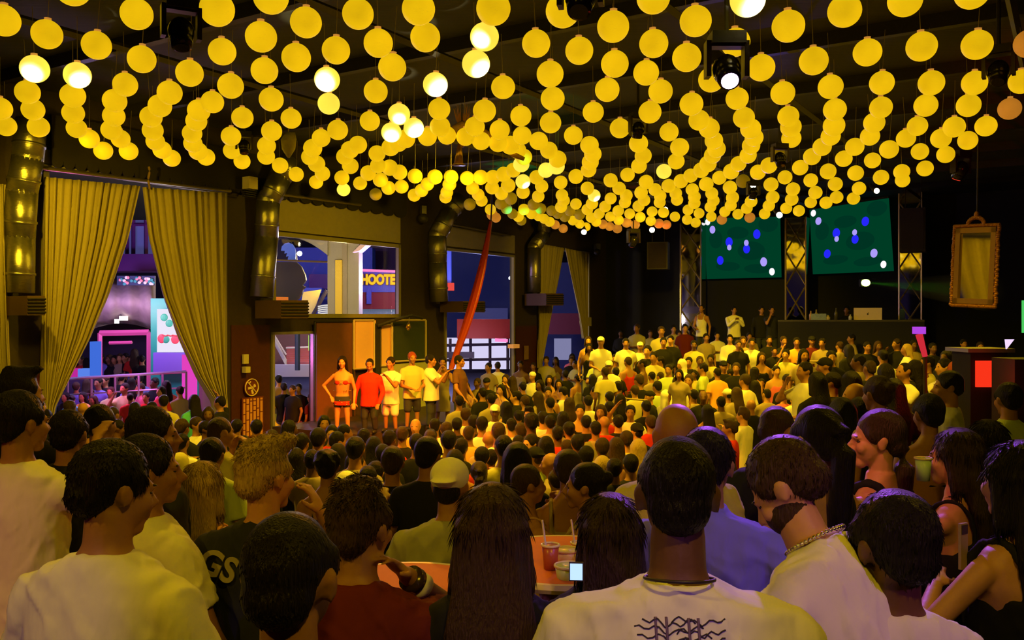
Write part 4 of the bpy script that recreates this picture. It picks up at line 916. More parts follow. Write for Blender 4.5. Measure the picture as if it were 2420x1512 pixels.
# ---- through the upper window
t = thing('blue_building', X(800, 900, 42), 'blue painted building across the street behind the yellow pillar', 'building')
quad(640, 880, 585, 800, 44, 1).build('facade', BLUEW, t); quad(730, 792, 648, 682, 42.8, .3).build('roof_sign_back', PURP, t); quad(715, 760, 680, 692, 42, .5).build('ledge', mat('blue_ledge', (.2, .22, .75), .5), t)
t = thing('restaurant_building', X(900, 900, 36), 'restaurant with a blue and red fascia and yellow letters across the street', 'building')
quad(845, 1010, 640, 690, 36, .5).build('fascia', BLUEW, t); quad(845, 1010, 690, 730, 36.1, .5).build('red_band', REDW, t); quad(866, 877, 684, 718, 35.9, .1).build('downpipe', BLUEW, t)
m = MB(); m.tube([X(846, 638, 35.8), X(1010, 644, 35.8)], .055, 6); m.build('neon_tube', PNK, t); quad(845, 1010, 730, 750, 36.5, .3).build('lower_windows', mat('shop_windows', (.08, .10, .16), .3, emit=(.25, .33, .5), es=.35, bump=1, bs=12), t)
cu = bpy.data.curves.new('fascia_letters', 'FONT'); cu.body = 'HOOTERS'; cu.size = .50; cu.extrude = .05; cu.offset = .022; cu.bevel_depth = .0
to = bpy.data.objects.new('fascia_letters', cu); COL.objects.link(to); me = bpy.data.meshes.new_from_object(to.evaluated_get(bpy.context.evaluated_depsgraph_get())); bpy.data.objects.remove(to)
def letters(me, name, m, p, sc, rz, parent, grow=0, dy=0):
    me = me.copy(); me.materials.clear(); me.materials.append(m); o = bpy.data.objects.new(name, me); COL.objects.link(o); o.parent = parent
    o.matrix_parent_inverse = parent.matrix_basis.inverted(); o.location = p; o.rotation_euler = (PI / 2, 0, rz); o.scale = sc; return o
letters(me, 'fascia_letters', emat('letter_yellow', (1.0, .62, .03), 1.0), X(853, 671, 35.7), (.79, 1.08, 1), 0, t)
cu.offset = .045; to = bpy.data.objects.new('x', cu); COL.objects.link(to); me2 = bpy.data.meshes.new_from_object(to.evaluated_get(bpy.context.evaluated_depsgraph_get())); bpy.data.objects.remove(to)
letters(me2, 'letter_outline', mat('letter_brown', (.35, .10, .02), .6), X(853, 671, 35.82), (.79, 1.08, 1), 0, t)
m = MB(); q0, q1 = 773, 850
for px0, px1, mt_, nm in ((774, 792, BEI, 'left_face'), (792, 806, YEL, 'yellow_face'), (806, 821, mat('pillar_shade_face', (.45, .36, .18), .6), 'grooved_face'), (821, 848, BEI, 'right_face')):
    pass
t = thing('street_pillar', X(810, 900, 31), 'tall pale pillar with a yellow corner standing outside the upper window', 'pillar')
quad(774, 848, 540, 1000, 31.2, .8).build('pillar_shaft', BEI, t); quad(792, 808, 614, 1000, 31.0, .3).build('yellow_corner', YEL, t); quad(808, 820, 540, 1000, 31.1, .3).build('groove', mat('pillar_groove', (.33, .27, .17), .6), t)
m = MB(); pts = [X(640 + 133 * k / 12, 552 + 50 * (k / 12) ** 2.2, 31) for k in range(13)] + [X(774, 604, 31), X(774, 530, 31), X(640, 530, 31)]; m.prism([Vector(q_) * 1.0 - Vector((0, .0, 0)) for q_ in pts], (-.05, 1.0, 0)); one(m, 'archway', BEI, 'pale curved arch underside left of the street pillar', 'arch')
m = MB(); m.prism([X(833, 596, 30.8), X(850, 592, 30.8), X(880, 566, 30.8), X(866, 563, 30.8)], (0, .8, 0)); one(m, 'arch_edge', mat('pink_lit_edge', (.8, .55, .6), .6), 'pink lit sloping edge of the arch right of the pillar', 'arch')
m = MB(); m.prism([X(846, 540, 46), X(1010, 540, 46), X(1010, 645, 46), X(846, 645, 46)], (0, .3, 0)); struct(m, 'backdrop_building', mat('dark_violet_building', (.05, .01, .04), .8))
SIGNG = mat('dark_olive_sign', (.10, .085, .02), .6)
m = MB(); prof = [(640, 618), (700, 619), (712, 630), (721, 650), (723, 662), (718, 670), (714, 674), (722, 678), (716, 684), (714, 694), (706, 706), (690, 716), (640, 718)]; m.prism([X(a, b, 25) for a, b in prof], (0, .12, 0)); t = one(m, 'outdoor_sign', SIGNG, 'dark olive cut-out sign in the left of the upper window', 'sign')
m = MB(); m.prism([X(640, 550, 26)] + [X(655 + 46 * math.sin(k / 10 * PI / 2 * 1.0), 556 + 58 * (1 - math.cos(k / 10 * PI / 2)), 26) for k in range(11)] + [X(640, 615, 26)], (0, .12, 0)); one(m, 'round_sign', mat('black_sign', (.012, .014, .018), .5), 'black rounded sign panel above the olive cut-out sign', 'sign')
m = MB(); fan = [(664, 592), (666, 582), (673, 575), (682, 573), (691, 577), (697, 586), (699, 598), (698, 613), (680, 613), (682, 604), (676, 606), (679, 596), (672, 599), (673, 592)]; m.prism([X(a, b, 25.8) for a, b in fan], (0, .05, 0)); one(m, 'blue_leaf_shape', mat('blue_paint', (.15, .25, .75), .5, emit=(.1, .18, .6), es=.5), 'blue leaf shaped cut-out on the black sign panel', 'sign')
m = MB(); m.tube([X(640, 614, 24.8), X(774, 619, 24.8)], .03, 6); one(m, 'sign_bar', mat('yellow_metal', (.5, .38, .08), .5), 'thin yellow bar crossing the upper window', 'bar')
m = MB(); m.ell(X(708, 599, 30), (.085, .05, .085)); one(m, 'street_lamp', emat('street_lamp_white', (.85, .95, 1), 12), 'bright white street lamp beside the blue leaf sign', 'lamp', None, True)
m = MB(); m.prism([X(706, 752, 28), X(735, 752, 28), X(758, 684, 28), X(716, 690, 28)], (0, .1, 0)); one(m, 'gold_banner', mat('gold_banner', (.45, .33, .08), .5, bump=.4, bs=8), 'slanting gold banner low in the upper window', 'banner')
m = MB(); m.tube([X(735, 752, 27.8), X(772, 686, 27.8)], .06, 4); one(m, 'banner_pole', DK, 'dark slanting pole beside the gold banner', 'pole')
m = MB()
for k in range(7): m.tube([X(752, 724 + k * 4.5, 27), X(762, 722 + k * 4.6, 26.9), X(774, 721 + k * 4.6, 27)], .022, 5)
one(m, 'spiral_lights', emat('white_slats', (.9, .85, .8), .9), 'stack of curved white slats by the pillar foot', 'decoration')
m = MB(); m.tube([X(646, 560, 19.9), X(637, 700, 19.2)], .022, 6); one(m, 'light_strip', emat('violet_strip', (.75, .55, .9), .9), 'pale violet light strip along the left edge of the upper window', 'light strip')
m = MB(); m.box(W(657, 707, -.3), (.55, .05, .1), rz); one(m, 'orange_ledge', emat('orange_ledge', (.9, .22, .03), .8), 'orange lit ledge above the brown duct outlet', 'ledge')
# ---- lower doorway
t = thing('street_stairs', X(690, 870, 30), 'pink lit steps with a white rail seen through the lower doorway', 'stairs')
m = MB()
for k in range(8): m.prism([X(676 + k * .4, 860 - k * 5.2, 30 + k * .2), X(738, 860 - k * 5.2, 30 + k * .2), X(738, 855 - k * 5.2, 30 + k * .2), X(676, 855 - k * 5.2, 30 + k * .2)], (0, .2, 0))
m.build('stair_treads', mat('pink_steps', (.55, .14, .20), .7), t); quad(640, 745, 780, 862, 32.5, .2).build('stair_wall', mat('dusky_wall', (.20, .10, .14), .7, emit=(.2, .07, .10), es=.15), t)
m = MB(); m.prism([X(641, 800, 29.6), X(650, 800, 29.6), X(676, 850, 29.6), X(676, 866, 29.6)], (0, .1, 0)); m.tube([X(648, 792, 29.5), X(676, 838, 29.5)], .03, 5); m.tube([X(676, 822, 29.5), X(738, 820, 29.5)], .03, 5); m.build('handrail', mat('white_rail', (.7, .65, .7), .5), t)
m = MB(); m.box(X(734, 810, 29), (.12, .1, .5)); one(m, 'green_lamp', emat('green_yellow', (.5, .8, .15), 1.0), 'yellow green lit panel at the right of the lower doorway', 'lamp')
m = MB(); m.tube([X(703, 785, 24), X(703, 875, 24)], .07, 6); one(m, 'street_post', mat('blue_post', (.10, .16, .32), .5), 'thin blue post in the lower doorway', 'post')
quad(640, 745, 862, 890, 28, .3).build('p', mat('lilac_kerb', (.42, .38, .55), .6)); o = bpy.data.objects['p']; o.name = 'kerb_wall'; tag(o, 'pale lilac low wall below the pink steps', 'wall')
t = thing('yellow_car', X(672, 1010, 20.4), 'yellow car with rounded bonnet seen low in the doorway', 'car'); c = X(662, 1012, 20.6)
m = MB(); m.ell(c + Vector((-.15, .2, -.02)), (.62, .9, .36), None, 24, 14); m.build('bonnet', mat('yellow_car_paint', (.75, .65, .03), .2, coat=1), t, True); m = MB(); m.ell(c + Vector((-.55, 1.2, .3)), (.6, .9, .4), None, 20, 12); m.build('cabin', mat('dark_car_glass', (.02, .03, .04), .08), t, True)
# ---- blue lit window
t = thing('dusk_building', X(1130, 900, 40), 'dark blue building filling the window right of the red silk', 'building')
quad(1040, 1216, 560, 830, 46, 1).build('facade', DBLUE, t); quad(1046, 1066, 588, 668, 38, .5).build('blue_column', mat('bright_blue_column', (.14, .20, .8), .5), t); quad(1046, 1072, 668, 686, 37.8, .4).build('red_lit_band', emat('red_lit', (.9, .08, .06), .9), t)
m = MB(); m.prism([X(1110, 728, 42), X(1200, 728, 42), X(1200, 754, 42), X(1118, 754, 42)], (0, 1, 0)); m.build('roof_slab', mat('slate_blue', (.07, .08, .18), .6), t)
m = MB(); m.ell(X(1206, 657, 36), .07); one(m, 'street_lamp', emat('street_lamp_white2', (.9, .95, 1), 10), 'small bright street lamp at the right of the blue lit window', 'lamp', None, True)
t = thing('shopfront', X(1130, 900, 30), 'red roofed shopfront with white lit windows behind the red silk', 'shopfront')
quad(1080, 1216, 754, 800, 30, 1).build('red_fascia', REDW, t); quad(1048, 1216, 798, 872, 31.5, .1).build('lit_interior', LWALL, t)
m = MB()
for px in (1064, 1112, 1158, 1200): m.tube([X(px, 800, 30.5), X(px, 872, 30.5)], .05, 4)
for py in (813, 848): m.tube([X(1048, py + 3, 30.4), X(1216, py, 30.4)], .05, 4)
m.build('window_frames', DK, t)
quad(1048, 1120, 832, 846, 29.8, .3).build('dark_counter', DK, t)
m = MB(); m.tube([X(1170, 803, 29.5), X(1200, 805, 29.5)], .06, 6); m.build('neon_tube', PNK, t)
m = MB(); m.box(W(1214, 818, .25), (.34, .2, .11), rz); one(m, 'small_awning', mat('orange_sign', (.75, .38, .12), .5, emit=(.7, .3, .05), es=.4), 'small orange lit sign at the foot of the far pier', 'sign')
m = MB(); m.prism([X(1270, 620, 44), X(1395, 620, 44), X(1395, 880, 44), X(1270, 880, 44)], (0, .5, 0)); struct(m, 'backdrop_wall', DBLUE)
quad(1270, 1392, 740, 790, 40, .3).build('p', mat('maroon_fascia', (.18, .015, .03), .6)); o = bpy.data.objects['p']; o.name = 'far_fascia'; tag(o, 'maroon shop fascia between the far narrow curtains', 'fascia')
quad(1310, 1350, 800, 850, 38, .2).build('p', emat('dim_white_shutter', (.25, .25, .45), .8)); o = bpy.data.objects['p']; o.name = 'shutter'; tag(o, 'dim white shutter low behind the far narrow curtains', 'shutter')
t = thing('night_backdrop', (-30, 58, 0), 'dark facade closing the far side of the street', 'building'); m = MB(); m.prism([(-46, 30, 0), (-20, 52, 0), (6, 58, 0), (40, 64, 0), (40, 65, 0), (-47, 59, 0)], (0, 0, 11)); m.build('facade', mat('night_facade', (.03, .02, .05), .8), t)
# ================================================================ heroes: people near the camera
def add_mesh(root, name, mb, m, smooth=True):
    return mb.build(name, m, root, smooth)
def strip(root, name, m, pts, r, seg=8):
    mb = MB(); mb.tube(pts, r, seg); return mb.build(name, m, root, True)
CHAIN = mat('silver_chain', (.8, .75, .65), .25, 1.0)
BLKT = mat('print_charcoal', (.03, .02, .05), .8)
# the man in front: back print
A = hero(1600, 1172, 1.80, -6, 1.10, 'man from behind in white t-shirt with dark scribble print, largest in front', 'W', 2, 'd', hair='crop', wd=1.22, hs=.98, top='tee', loose=.024, al='hang', ar='hang', hoff=(0, 0, .735), lean=3)
from mathutils.bvhtree import BVHTree
pel_A = A[3].z - .735
shA = A[1]['shirt'].data; tree = BVHTree.FromPolygons([v.co for v in shA.vertices], [tuple(p.vertices) for p in shA.polygons])
def back_print(curves, m, name, r):
    for c in curves:                              # each stroke follows the cloth of the back
        pts = []
        for x, z in c:
            h_ = tree.ray_cast(Vector((x, -.6, pel_A + z + .036)), Vector((0, 1, 0)))[0]
            if h_ is not None: pts.append(h_ + Vector((0, -.0006, 0)))
        if len(pts) > 1: mb = MB(); mb.tube(pts, r, 5); mb.build(name, m, A[0], True, local=True)
random.seed(31)
for (x0, z0, w, s_) in ((-.075, .482, .10, .005), (-.02, .486, .10, .004), (-.09, .470, .13, .005), (-.01, .466, .09, .005), (-.085, .455, .14, .006), (.0, .452, .08, .004), (-.09, .440, .15, .005)):
    back_print([[(x0 + w * k / 14, z0 + s_ * math.sin(k * 1.5 + x0 * 60) + .004 * math.sin(k * .6)) for k in range(15)]], BLKT, 'shirt_print', .0016)
for x in (-.05, -.03, .012, .03): back_print([[(x + .002 * k / 6, .492 - .075 * k / 12) for k in range(13)]], mat('print_violet', (.16, .10, .22), .8), 'shirt_print', .0030)
n_ = Vector((0, -.02, pel_A + .585)); strip(A[0], 'necklace', mat('neck_cord', (.03, .02, .02), .5), [A[0].matrix_basis @ (n_ + Vector((.068 * math.cos(a), .064 * math.sin(a), -.012 * math.sin(a)))) for a in [2 * PI * k / 24 for k in range(25)]], .0035)
hero(268, 1158, 2.15, -14, 1.10, 'young man in white t-shirt, head turned right, front left of the picture', 'W', 1, 'd', wd=1.02, hy=-26, hp=-8, hs=.94, al='hang', ar='hang', lean=4)
hero(686, 1372, 1.72, 4, 1.10, 'man with short black hair whose head fills the bottom left of centre', 'K', 1, 'd', hair='crop', hy=-12, hs=1.08, al='hang', ar='hang')
D = hero(852, 1248, 2.55, -10, 1.10, 'man in maroon t-shirt with faded curly hair, hand raised behind his jaw', 'M', 1, 'n', hair='quiff', hy=-14, wd=1.06, lean=6, ar=((-.07, .10, .12), (.6, .2, -1)), al='hang', sit=True)
e_, w_ = D[2][1][1], D[2][1][2]
for k, (f, m_, nm) in enumerate(((.74, mat('white_band', (.8, .78, .75), .5), 'wristband'), (.88, mat('dark_beads', (.05, .03, .02), .2), 'bracelet'))):
    c = D[0].matrix_basis @ e_.lerp(w_, f); dd = (D[0].matrix_basis @ w_ - D[0].matrix_basis @ e_).normalized(); mb = MB(); mb.cone(c - dd * .014, c + dd * .014, .041, .039, 20); mb.build(nm, m_, D[0], True)
E = hero(1163, 1262, 2.50, 0, 1.10, 'woman with very long straight brown hair and black top, from behind in front centre', 'K', 0, 'n', fem=True, top='tee', hair='long', hlen=.62, hs=1.12, al='hang', ar='hang', hy=0)
hero(1064, 1150, 4.05, -4, 1.10, 'man in pale pinkish cap worn backwards and grey striped t-shirt', 'E', 1, 'd', capc='W', hair='cap', back=True, wd=1.12, sit=True, al='hang', ar='hang', lean=8, hy=-8)
G = hero(628, 1128, 3.10, -12, 1.10, 'man with swept blond top hair and black t-shirt with letters, hands raised to his face', 'N', 0, 'y', hair='quiff', wd=1.12, hy=-22, al='hang', ar='face')
cu = bpy.data.curves.new('t', 'FONT'); cu.body = 'GS'; cu.size = .115; cu.extrude = .003; cu.offset = .003
to = bpy.data.objects.new('t', cu); COL.objects.link(to); me = bpy.data.meshes.new_from_object(to.evaluated_get(bpy.context.evaluated_depsgraph_get())); bpy.data.objects.remove(to)
me.materials.clear(); me.materials.append(mat('print_grey', (.30, .26, .22), .8)); o = bpy.data.objects.new('shirt_lettering', me); COL.objects.link(o); o.parent = G[0]
o.location = (-.185, -.136, G[3].z - .72 + .425); o.rotation_euler = (PI / 2 - .25, .30, 0)
H = hero(1862, 1150, 2.25, 42, 1.10, 'bearded man in white t-shirt with silver chain leaning forward, head down', 'W', 0, 'n', wd=1.14, lean=26, hy=14, hp=-40, al=((-.02, .34, -.02), (.6, .2, -.8)), ar=((-.10, .30, -.30), (.6, -.3, -.6)), hs=.96)
hM = Matrix.Translation(H[3]) @ Matrix.Rotation(math.radians(14), 4, 'Z') @ Matrix.Rotation(math.radians(-40), 4, 'X') @ Matrix.Scale(.96, 4)
mb = MB(); mb.ell((0, .037, -.052), (.0665, .068, .064), hM, 24, 18); mb.v = [H[0].matrix_basis @ v for v in mb.v]; add_mesh(H[0], 'beard', mb, hairm('n'))
T0_ = Matrix.Translation((0, 0, max(.5, P(1862, 1150, 2.25).z - 1.1 - .72 * math.cos(math.radians(26))))) @ Matrix.Rotation(-math.radians(26), 4, 'X')
mb = MB()
for k in range(44):
    a = 2 * PI * k / 44; mb.ell(H[0].matrix_basis @ (T0_ @ Vector((.078 * math.cos(a), -.014 + .076 * math.sin(a), .578 - .012 * math.sin(a)))), .0055, None, 8, 6)
add_mesh(H[0], 'neck_chain', mb, CHAIN)
hero(2108, 1292, 2.12, 10, 1.10, 'young man with thick black hair and white t-shirt at the bottom right', 'W', 2, 'd', hy=6, hs=1.06, wd=.95, hair='short')
hero(2074, 1040, 3.85, 40, 1.10, 'woman in profile with slicked back hair, lit pink, in a dark tank top', 'K', 0, 'b', fem=True, top='tank', hair='pony', plen=5, low=True, hy=38, strap=.022, al='hang', ar='hang', hs=1.04, voxel=.0062)
hero(1928, 1040, 3.35, 14, 1.10, 'woman with long black ponytail lit violet, seen from behind', 'K', 0, 'd', fem=True, top='tank', hair='pony', plen=6, hy=8, hs=1.02, al='hang', ar='hang')
Lh = hero(48, 1000, 3.45, -8, 1.10, 'young man in white t-shirt raising his wrist to his face at the left edge', 'W', 1, 'd', hy=-20, ar=((.00, .26, .08), (.9, -.1, -.6)), wd=1.0)
e_, w_ = Lh[2][1][1], Lh[2][1][2]; c = Lh[0].matrix_basis @ e_.lerp(w_, .85); dd = (Lh[0].matrix_basis @ w_ - Lh[0].matrix_basis @ e_).normalized(); mb = MB(); mb.cone(c - dd * .010, c + dd * .010, .034, .033, 18); mb.build('wristband', MATS['white_band'], Lh[0], True)
hero(362, 1028, 3.95, -42, 1.10, 'man in navy t-shirt with dark hair turned right, behind the boy in white', 'N', 1, 'd', hy=-26, wd=1.1)
hero(352, 1112, 3.05, -34, 1.10, 'boy in plain white t-shirt looking right, just behind the front left man', 'W', 1, 'd', hy=-30, al='hang', ar='hang', hs=.98, wd=.96)
hero(480, 1150, 4.2, -4, 1.10, 'blonde woman with a long loose ponytail and pale tank top', 'O', 0, 'y', fem=True, top='tank', hair='long', hlen=.42, hs=.95, sit=True)
hero(163, 1028, 4.55, 4, 1.10, 'man with dark hair and black t-shirt behind the raised wrist at left', 'K', 1, 'd', hs=1.02)
Pw = hero(1440, 1262, 2.75, 6, 1.10, 'long-haired woman in dark top holding up a phone beside the drinks', 'K', 0, 'b', fem=True, top='tee', hair='long', hlen=.5, al=((-.02, .38, -.05), (.5, 0, -1)), hs=1.0, sit=True)
hero(1672, 1100, 2.95, -22, 1.10, 'man in blue violet lit polo shirt mostly hidden behind the front man', 'B', 1, 'd', top='polo', wd=1.16, ar=((.10, .20, -.36), (.8, -.4, -.2)), al='hang')
hero(1598, 1030, 3.7, 0, 1.10, 'large man with shaved head rimmed in violet behind the front man', 'Y', 1, 'n', hair='bald', hs=1.15, wd=1.1)
hero(1836, 1022, 4.3, -20, 1.10, 'brown skinned man in dark navy shirt looking down, left of the ponytail', 'N', 1, 'n', hair='crop', hy=-30, hp=-20, lean=8, wd=1.12)
Tw = hero(2258, 1082, 3.9, 44, 1.10, 'woman with long dark hair and arm stretched out, green wristband on the wrist', 'K', 0, 'b', fem=True, top='tank', hair='long', hlen=.6, hy=10, al=((-.06, .46, .02), (.3, 0, -1)), hs=1.02)
e_, w_ = Tw[2][-1][1], Tw[2][-1][2]; c = Tw[0].matrix_basis @ e_.lerp(w_, .88); dd = (Tw[0].matrix_basis @ w_ - Tw[0].matrix_basis @ e_).normalized(); mb = MB(); mb.cone(c - dd * .016, c + dd * .016, .033, .031, 18); mb.build('wristband', mat('green_band', (.05, .40, .22), .4), Tw[0], True)
hero(2330, 1050, 4.6, 6, 1.10, 'woman with straight black hair to her shoulders beside the bare armed woman', 'K', 0, 'd', fem=True, top='tank', hair='long', hlen=.42)
V = hero(2404, 1140, 2.85, 22, 1.10, 'woman in black strappy dress with red bag strap at the right edge', 'K', 0, 'd', fem=True, top='dress', hair='long', hlen=.55, al=((-.02, .20, -.10), (.9, -.3, -.6)), hs=1.05, legs='mini')
b0 = V[0].matrix_basis; mb = MB(); mb.tube([b0 @ Vector((.10, -.09, V[3].z - .18)), b0 @ Vector((-.02, -.16, V[3].z - .42)), b0 @ Vector((-.16, -.17, V[3].z - .72)), b0 @ Vector((-.24, -.16, V[3].z - .98))], .011, 6); add_mesh(V[0], 'bag_strap', mb, mat('red_leather', (.35, .03, .04), .4))
hero(2194, 980, 5.4, 4, .85, 'woman with cropped black hair and a bare tanned back at right', 'K', 1, 'd', fem=True, top='bikini', hair='short', wd=1.0)
hero(2382, 945, 6.4, 4, .85, 'man in pale lime shirt from behind, right of the red lit counter', 'L', 1, 'd', top='polo', wd=1.05)
hero(2240, 915, 6.9, 66, .85, 'man in patterned black and white shirt looking left', 'E', 1, 'd', top='tee', hy=10)
hero(2073, 932, 6.0, 20, .85, 'woman with brown hair pinned up behind the pink lit profile', 'K', 1, 'n', fem=True, top='tank', hair='bun', curl=1)
hero(1248, 1145, 5.3, -70, .80, 'young man looking right with his fist at his chin, bare shoulders', 'S', 1, 'n', hair='short', top='tank', ar='face', al='face', hs=.95)
hero(1342, 1112, 5.3, -6, .80, 'woman from behind in tan tank top with white straps', 'T', 1, 'b', fem=True, top='tank', hair='short', strap=.016)
hero(1382, 1150, 4.75, 78, .80, 'woman with dark hair in a low bun looking left', 'T', 1, 'd', fem=True, top='tank', hair='bun', sit=True)
hero(1012, 1078, 5.7, -18, .80, 'dark haired man in black t-shirt with arm folded around his neighbour', 'K', 1, 'd', al=((.22, .20, -.08), (.4, .2, -1)), wd=1.08)
hero(1222, 1092, 5.9, 4, .80, 'woman with thick dark bobbed hair from behind in the middle', 'K', 1, 'd', fem=True, hair='bob', top='tee', hs=1.05)
hero(774, 1104, 6.2, 4, .50, 'woman with curly dark updo and thin black straps on a bare back', 'K', 1, 'd', fem=True, hair='curly', top='tank', strap=.008)
hero(928, 1096, 6.4, 0, .50, 'man with thinning dark hair and black t-shirt left of the crossed arms', 'K', 1, 'b', wd=1.1)
hero(502, 1075, 6.4, -4, .50, 'dark haired man in olive t-shirt from behind, left of centre', 'L', 1, 'd')
hero(522, 1022, 7.0, -30, .50, 'grey haired man in olive shirt pressing both hands together at his face', 'Y', 1, 'n', hair='crop', ar='face', al='face', hy=-10)

# ================================================================ performers on the low stage
def perf(px, py, d, yaw, lab, **k):
    return hero(px, py, d, yaw, sz, lab, voxel=.011, **k)
pf = perf(809, 856, 17.4, 180, 'dancer in a sequin bikini with hand on hip on the stage', c='R', skin=0, fem=True, top='bikini', hair='long', hlen=.3, al='down', ar='hip', legs='mini')
mb = MB(); random.seed(2)
for k in range(60):
    a = random.uniform(0, 2 * PI); z = pf[3].z - random.choice((.42, .40, .74, .78, .82, .55)); mb.ell(pf[0].matrix_basis @ Vector((.165 * math.cos(a), .125 * math.sin(a), z)), .012, None, 6, 4)
mb.build('sequins', mat('sequin_silver', (.9, .8, .7), .15, 1.0), pf[0])
perf(874, 862, 17.6, 172, 'man in bright red long sleeved shirt looking down on the stage', c='R', skin=1, hair='crop', top='long', hp=-22, al='hang', ar='hang', hy=6, wd=1.05)
perf(923, 858, 17.8, 160, 'man in white shorts and printed white t-shirt holding a microphone', c='W', skin=1, legs='short', hair='short', al='phone', ar='front')
for o_ in PEOPLE[-1][3].children:
    if o_.name.startswith('trousers'): o_.material_slots[0].material = cloth('W')
perf(974, 846, 18.1, -155, 'man with dyed reddish hair in yellow t-shirt and black shorts on the stage', c='Y', skin=1, hc='r', legs='short', hair='short', ar='front', al='front', wd=1.08)
perf(1018, 852, 18.3, -100, 'man in loose white t-shirt seen from the side on the stage', c='W', skin=1, hair='short', loose=.05, ar='phone', al='phone', wd=1.08)
perf(1046, 856, 19.2, -175, 'woman in short tan dress at the back of the stage line', c='T', skin=1, fem=True, top='dress', hair='short', al='face', ar='face', legs='mini')
perf(1086, 854, 18.2, -110, 'tall man in brown t-shirt with arm badge, last on the stage beside the silk', c='S', skin=1, hair='short', al='hang', ar='hang', wd=1.05)
for o_ in PEOPLE[-1][3].children:
    if o_.name.startswith('shirt'): o_.material_slots[0].material = mat('brown_tee_cloth', (.12, .05, .03), .85, bump=.4, bs=9)
# rear stage
for px, py, yaw, c, lab, k in ((1658, 730, 150, 'W', 'person in white tank outfit in front of the left mirrored column', dict(top='tank', hair='crop', ar='front')), (1735, 733, 180, 'W', 'bearded man in white sweater with hands clasped on the rear stage', dict(top='long', hair='short', al='clap', ar='clap', wd=1.15)), (1800, 733, 175, 'K', 'man in black top on the rear stage left of the booth', dict(top='long', hair='short', wd=1.1)), (1824, 733, 180, 'N', 'person drinking in dark clothes beside the rear stage column', dict(top='tee', ar='face')), (2001, 733, 150, 'K', 'person with headphones in black t-shirt behind the booth', dict(top='tee', hair='short'))):
    hero(px, py, R(px, 760, 2.45 if px < 1900 else 1.9).y, yaw, 1.78, lab, c, 1, 'd', voxel=.014, **k)

# ================================================================ the crowd
V = dict(voxel=.016, noshoe=True)
TPL = {'a': dict(), 'b': dict(al='cross', ar='cross'), 'c': dict(al='clap', ar='clap', hair='crop'), 'd': dict(ar='up', al='hang'), 'e': dict(fem=True, top='tank', hair='long', hlen=.34), 'f': dict(fem=True, top='tank', hair='long', hlen=.30, al='face', ar='front'),
       'g': dict(top='tank', hair='short'), 'h': dict(hair='cap', al='front', ar='front'), 'H': dict(hair='cap', back=True), 'i': dict(fem=True, top='tank', hair='bun'), 'j': dict(hair='bald', wd=1.08), 'k': dict(fem=True, top='tee', hair='long', hlen=.4), 'l': dict(top='long', al='front', ar='front'),
       'm': dict(hair='hood', top='long', al='front', ar='front'), 'n': dict(al='front', ar='face', wd=1.05), 'o': dict(hair='quiff', ar='phone', al='hang'), 's': dict(top='bikini', hair='crop', al='front', ar='hang', wd=1.12), 'p': dict(fem=True, top='tank', hair='pony')}
DESC = {'a': ('t-shirt', 'short dark hair'), 'b': ('t-shirt', 'arms crossed'), 'c': ('t-shirt', 'hands clapping'), 'd': ('t-shirt', 'one arm raised'), 'e': ('tank top', 'long hair'), 'f': ('tank top', 'hand at face'), 'g': ('tank top', 'short hair'), 'h': ('t-shirt', 'cap'), 'H': ('t-shirt', 'backwards cap'),
        'i': ('tank top', 'hair in a bun'), 'j': ('t-shirt', 'bald head'), 'k': ('t-shirt', 'long hair'), 'l': ('long sleeved shirt', 'hands in front'), 'm': ('hooded top', 'hood up'), 'n': ('t-shirt', 'hand at chin'), 'o': ('t-shirt', 'arm held out'), 's': ('band', 'bare torso'), 'p': ('tank top', 'ponytail')}
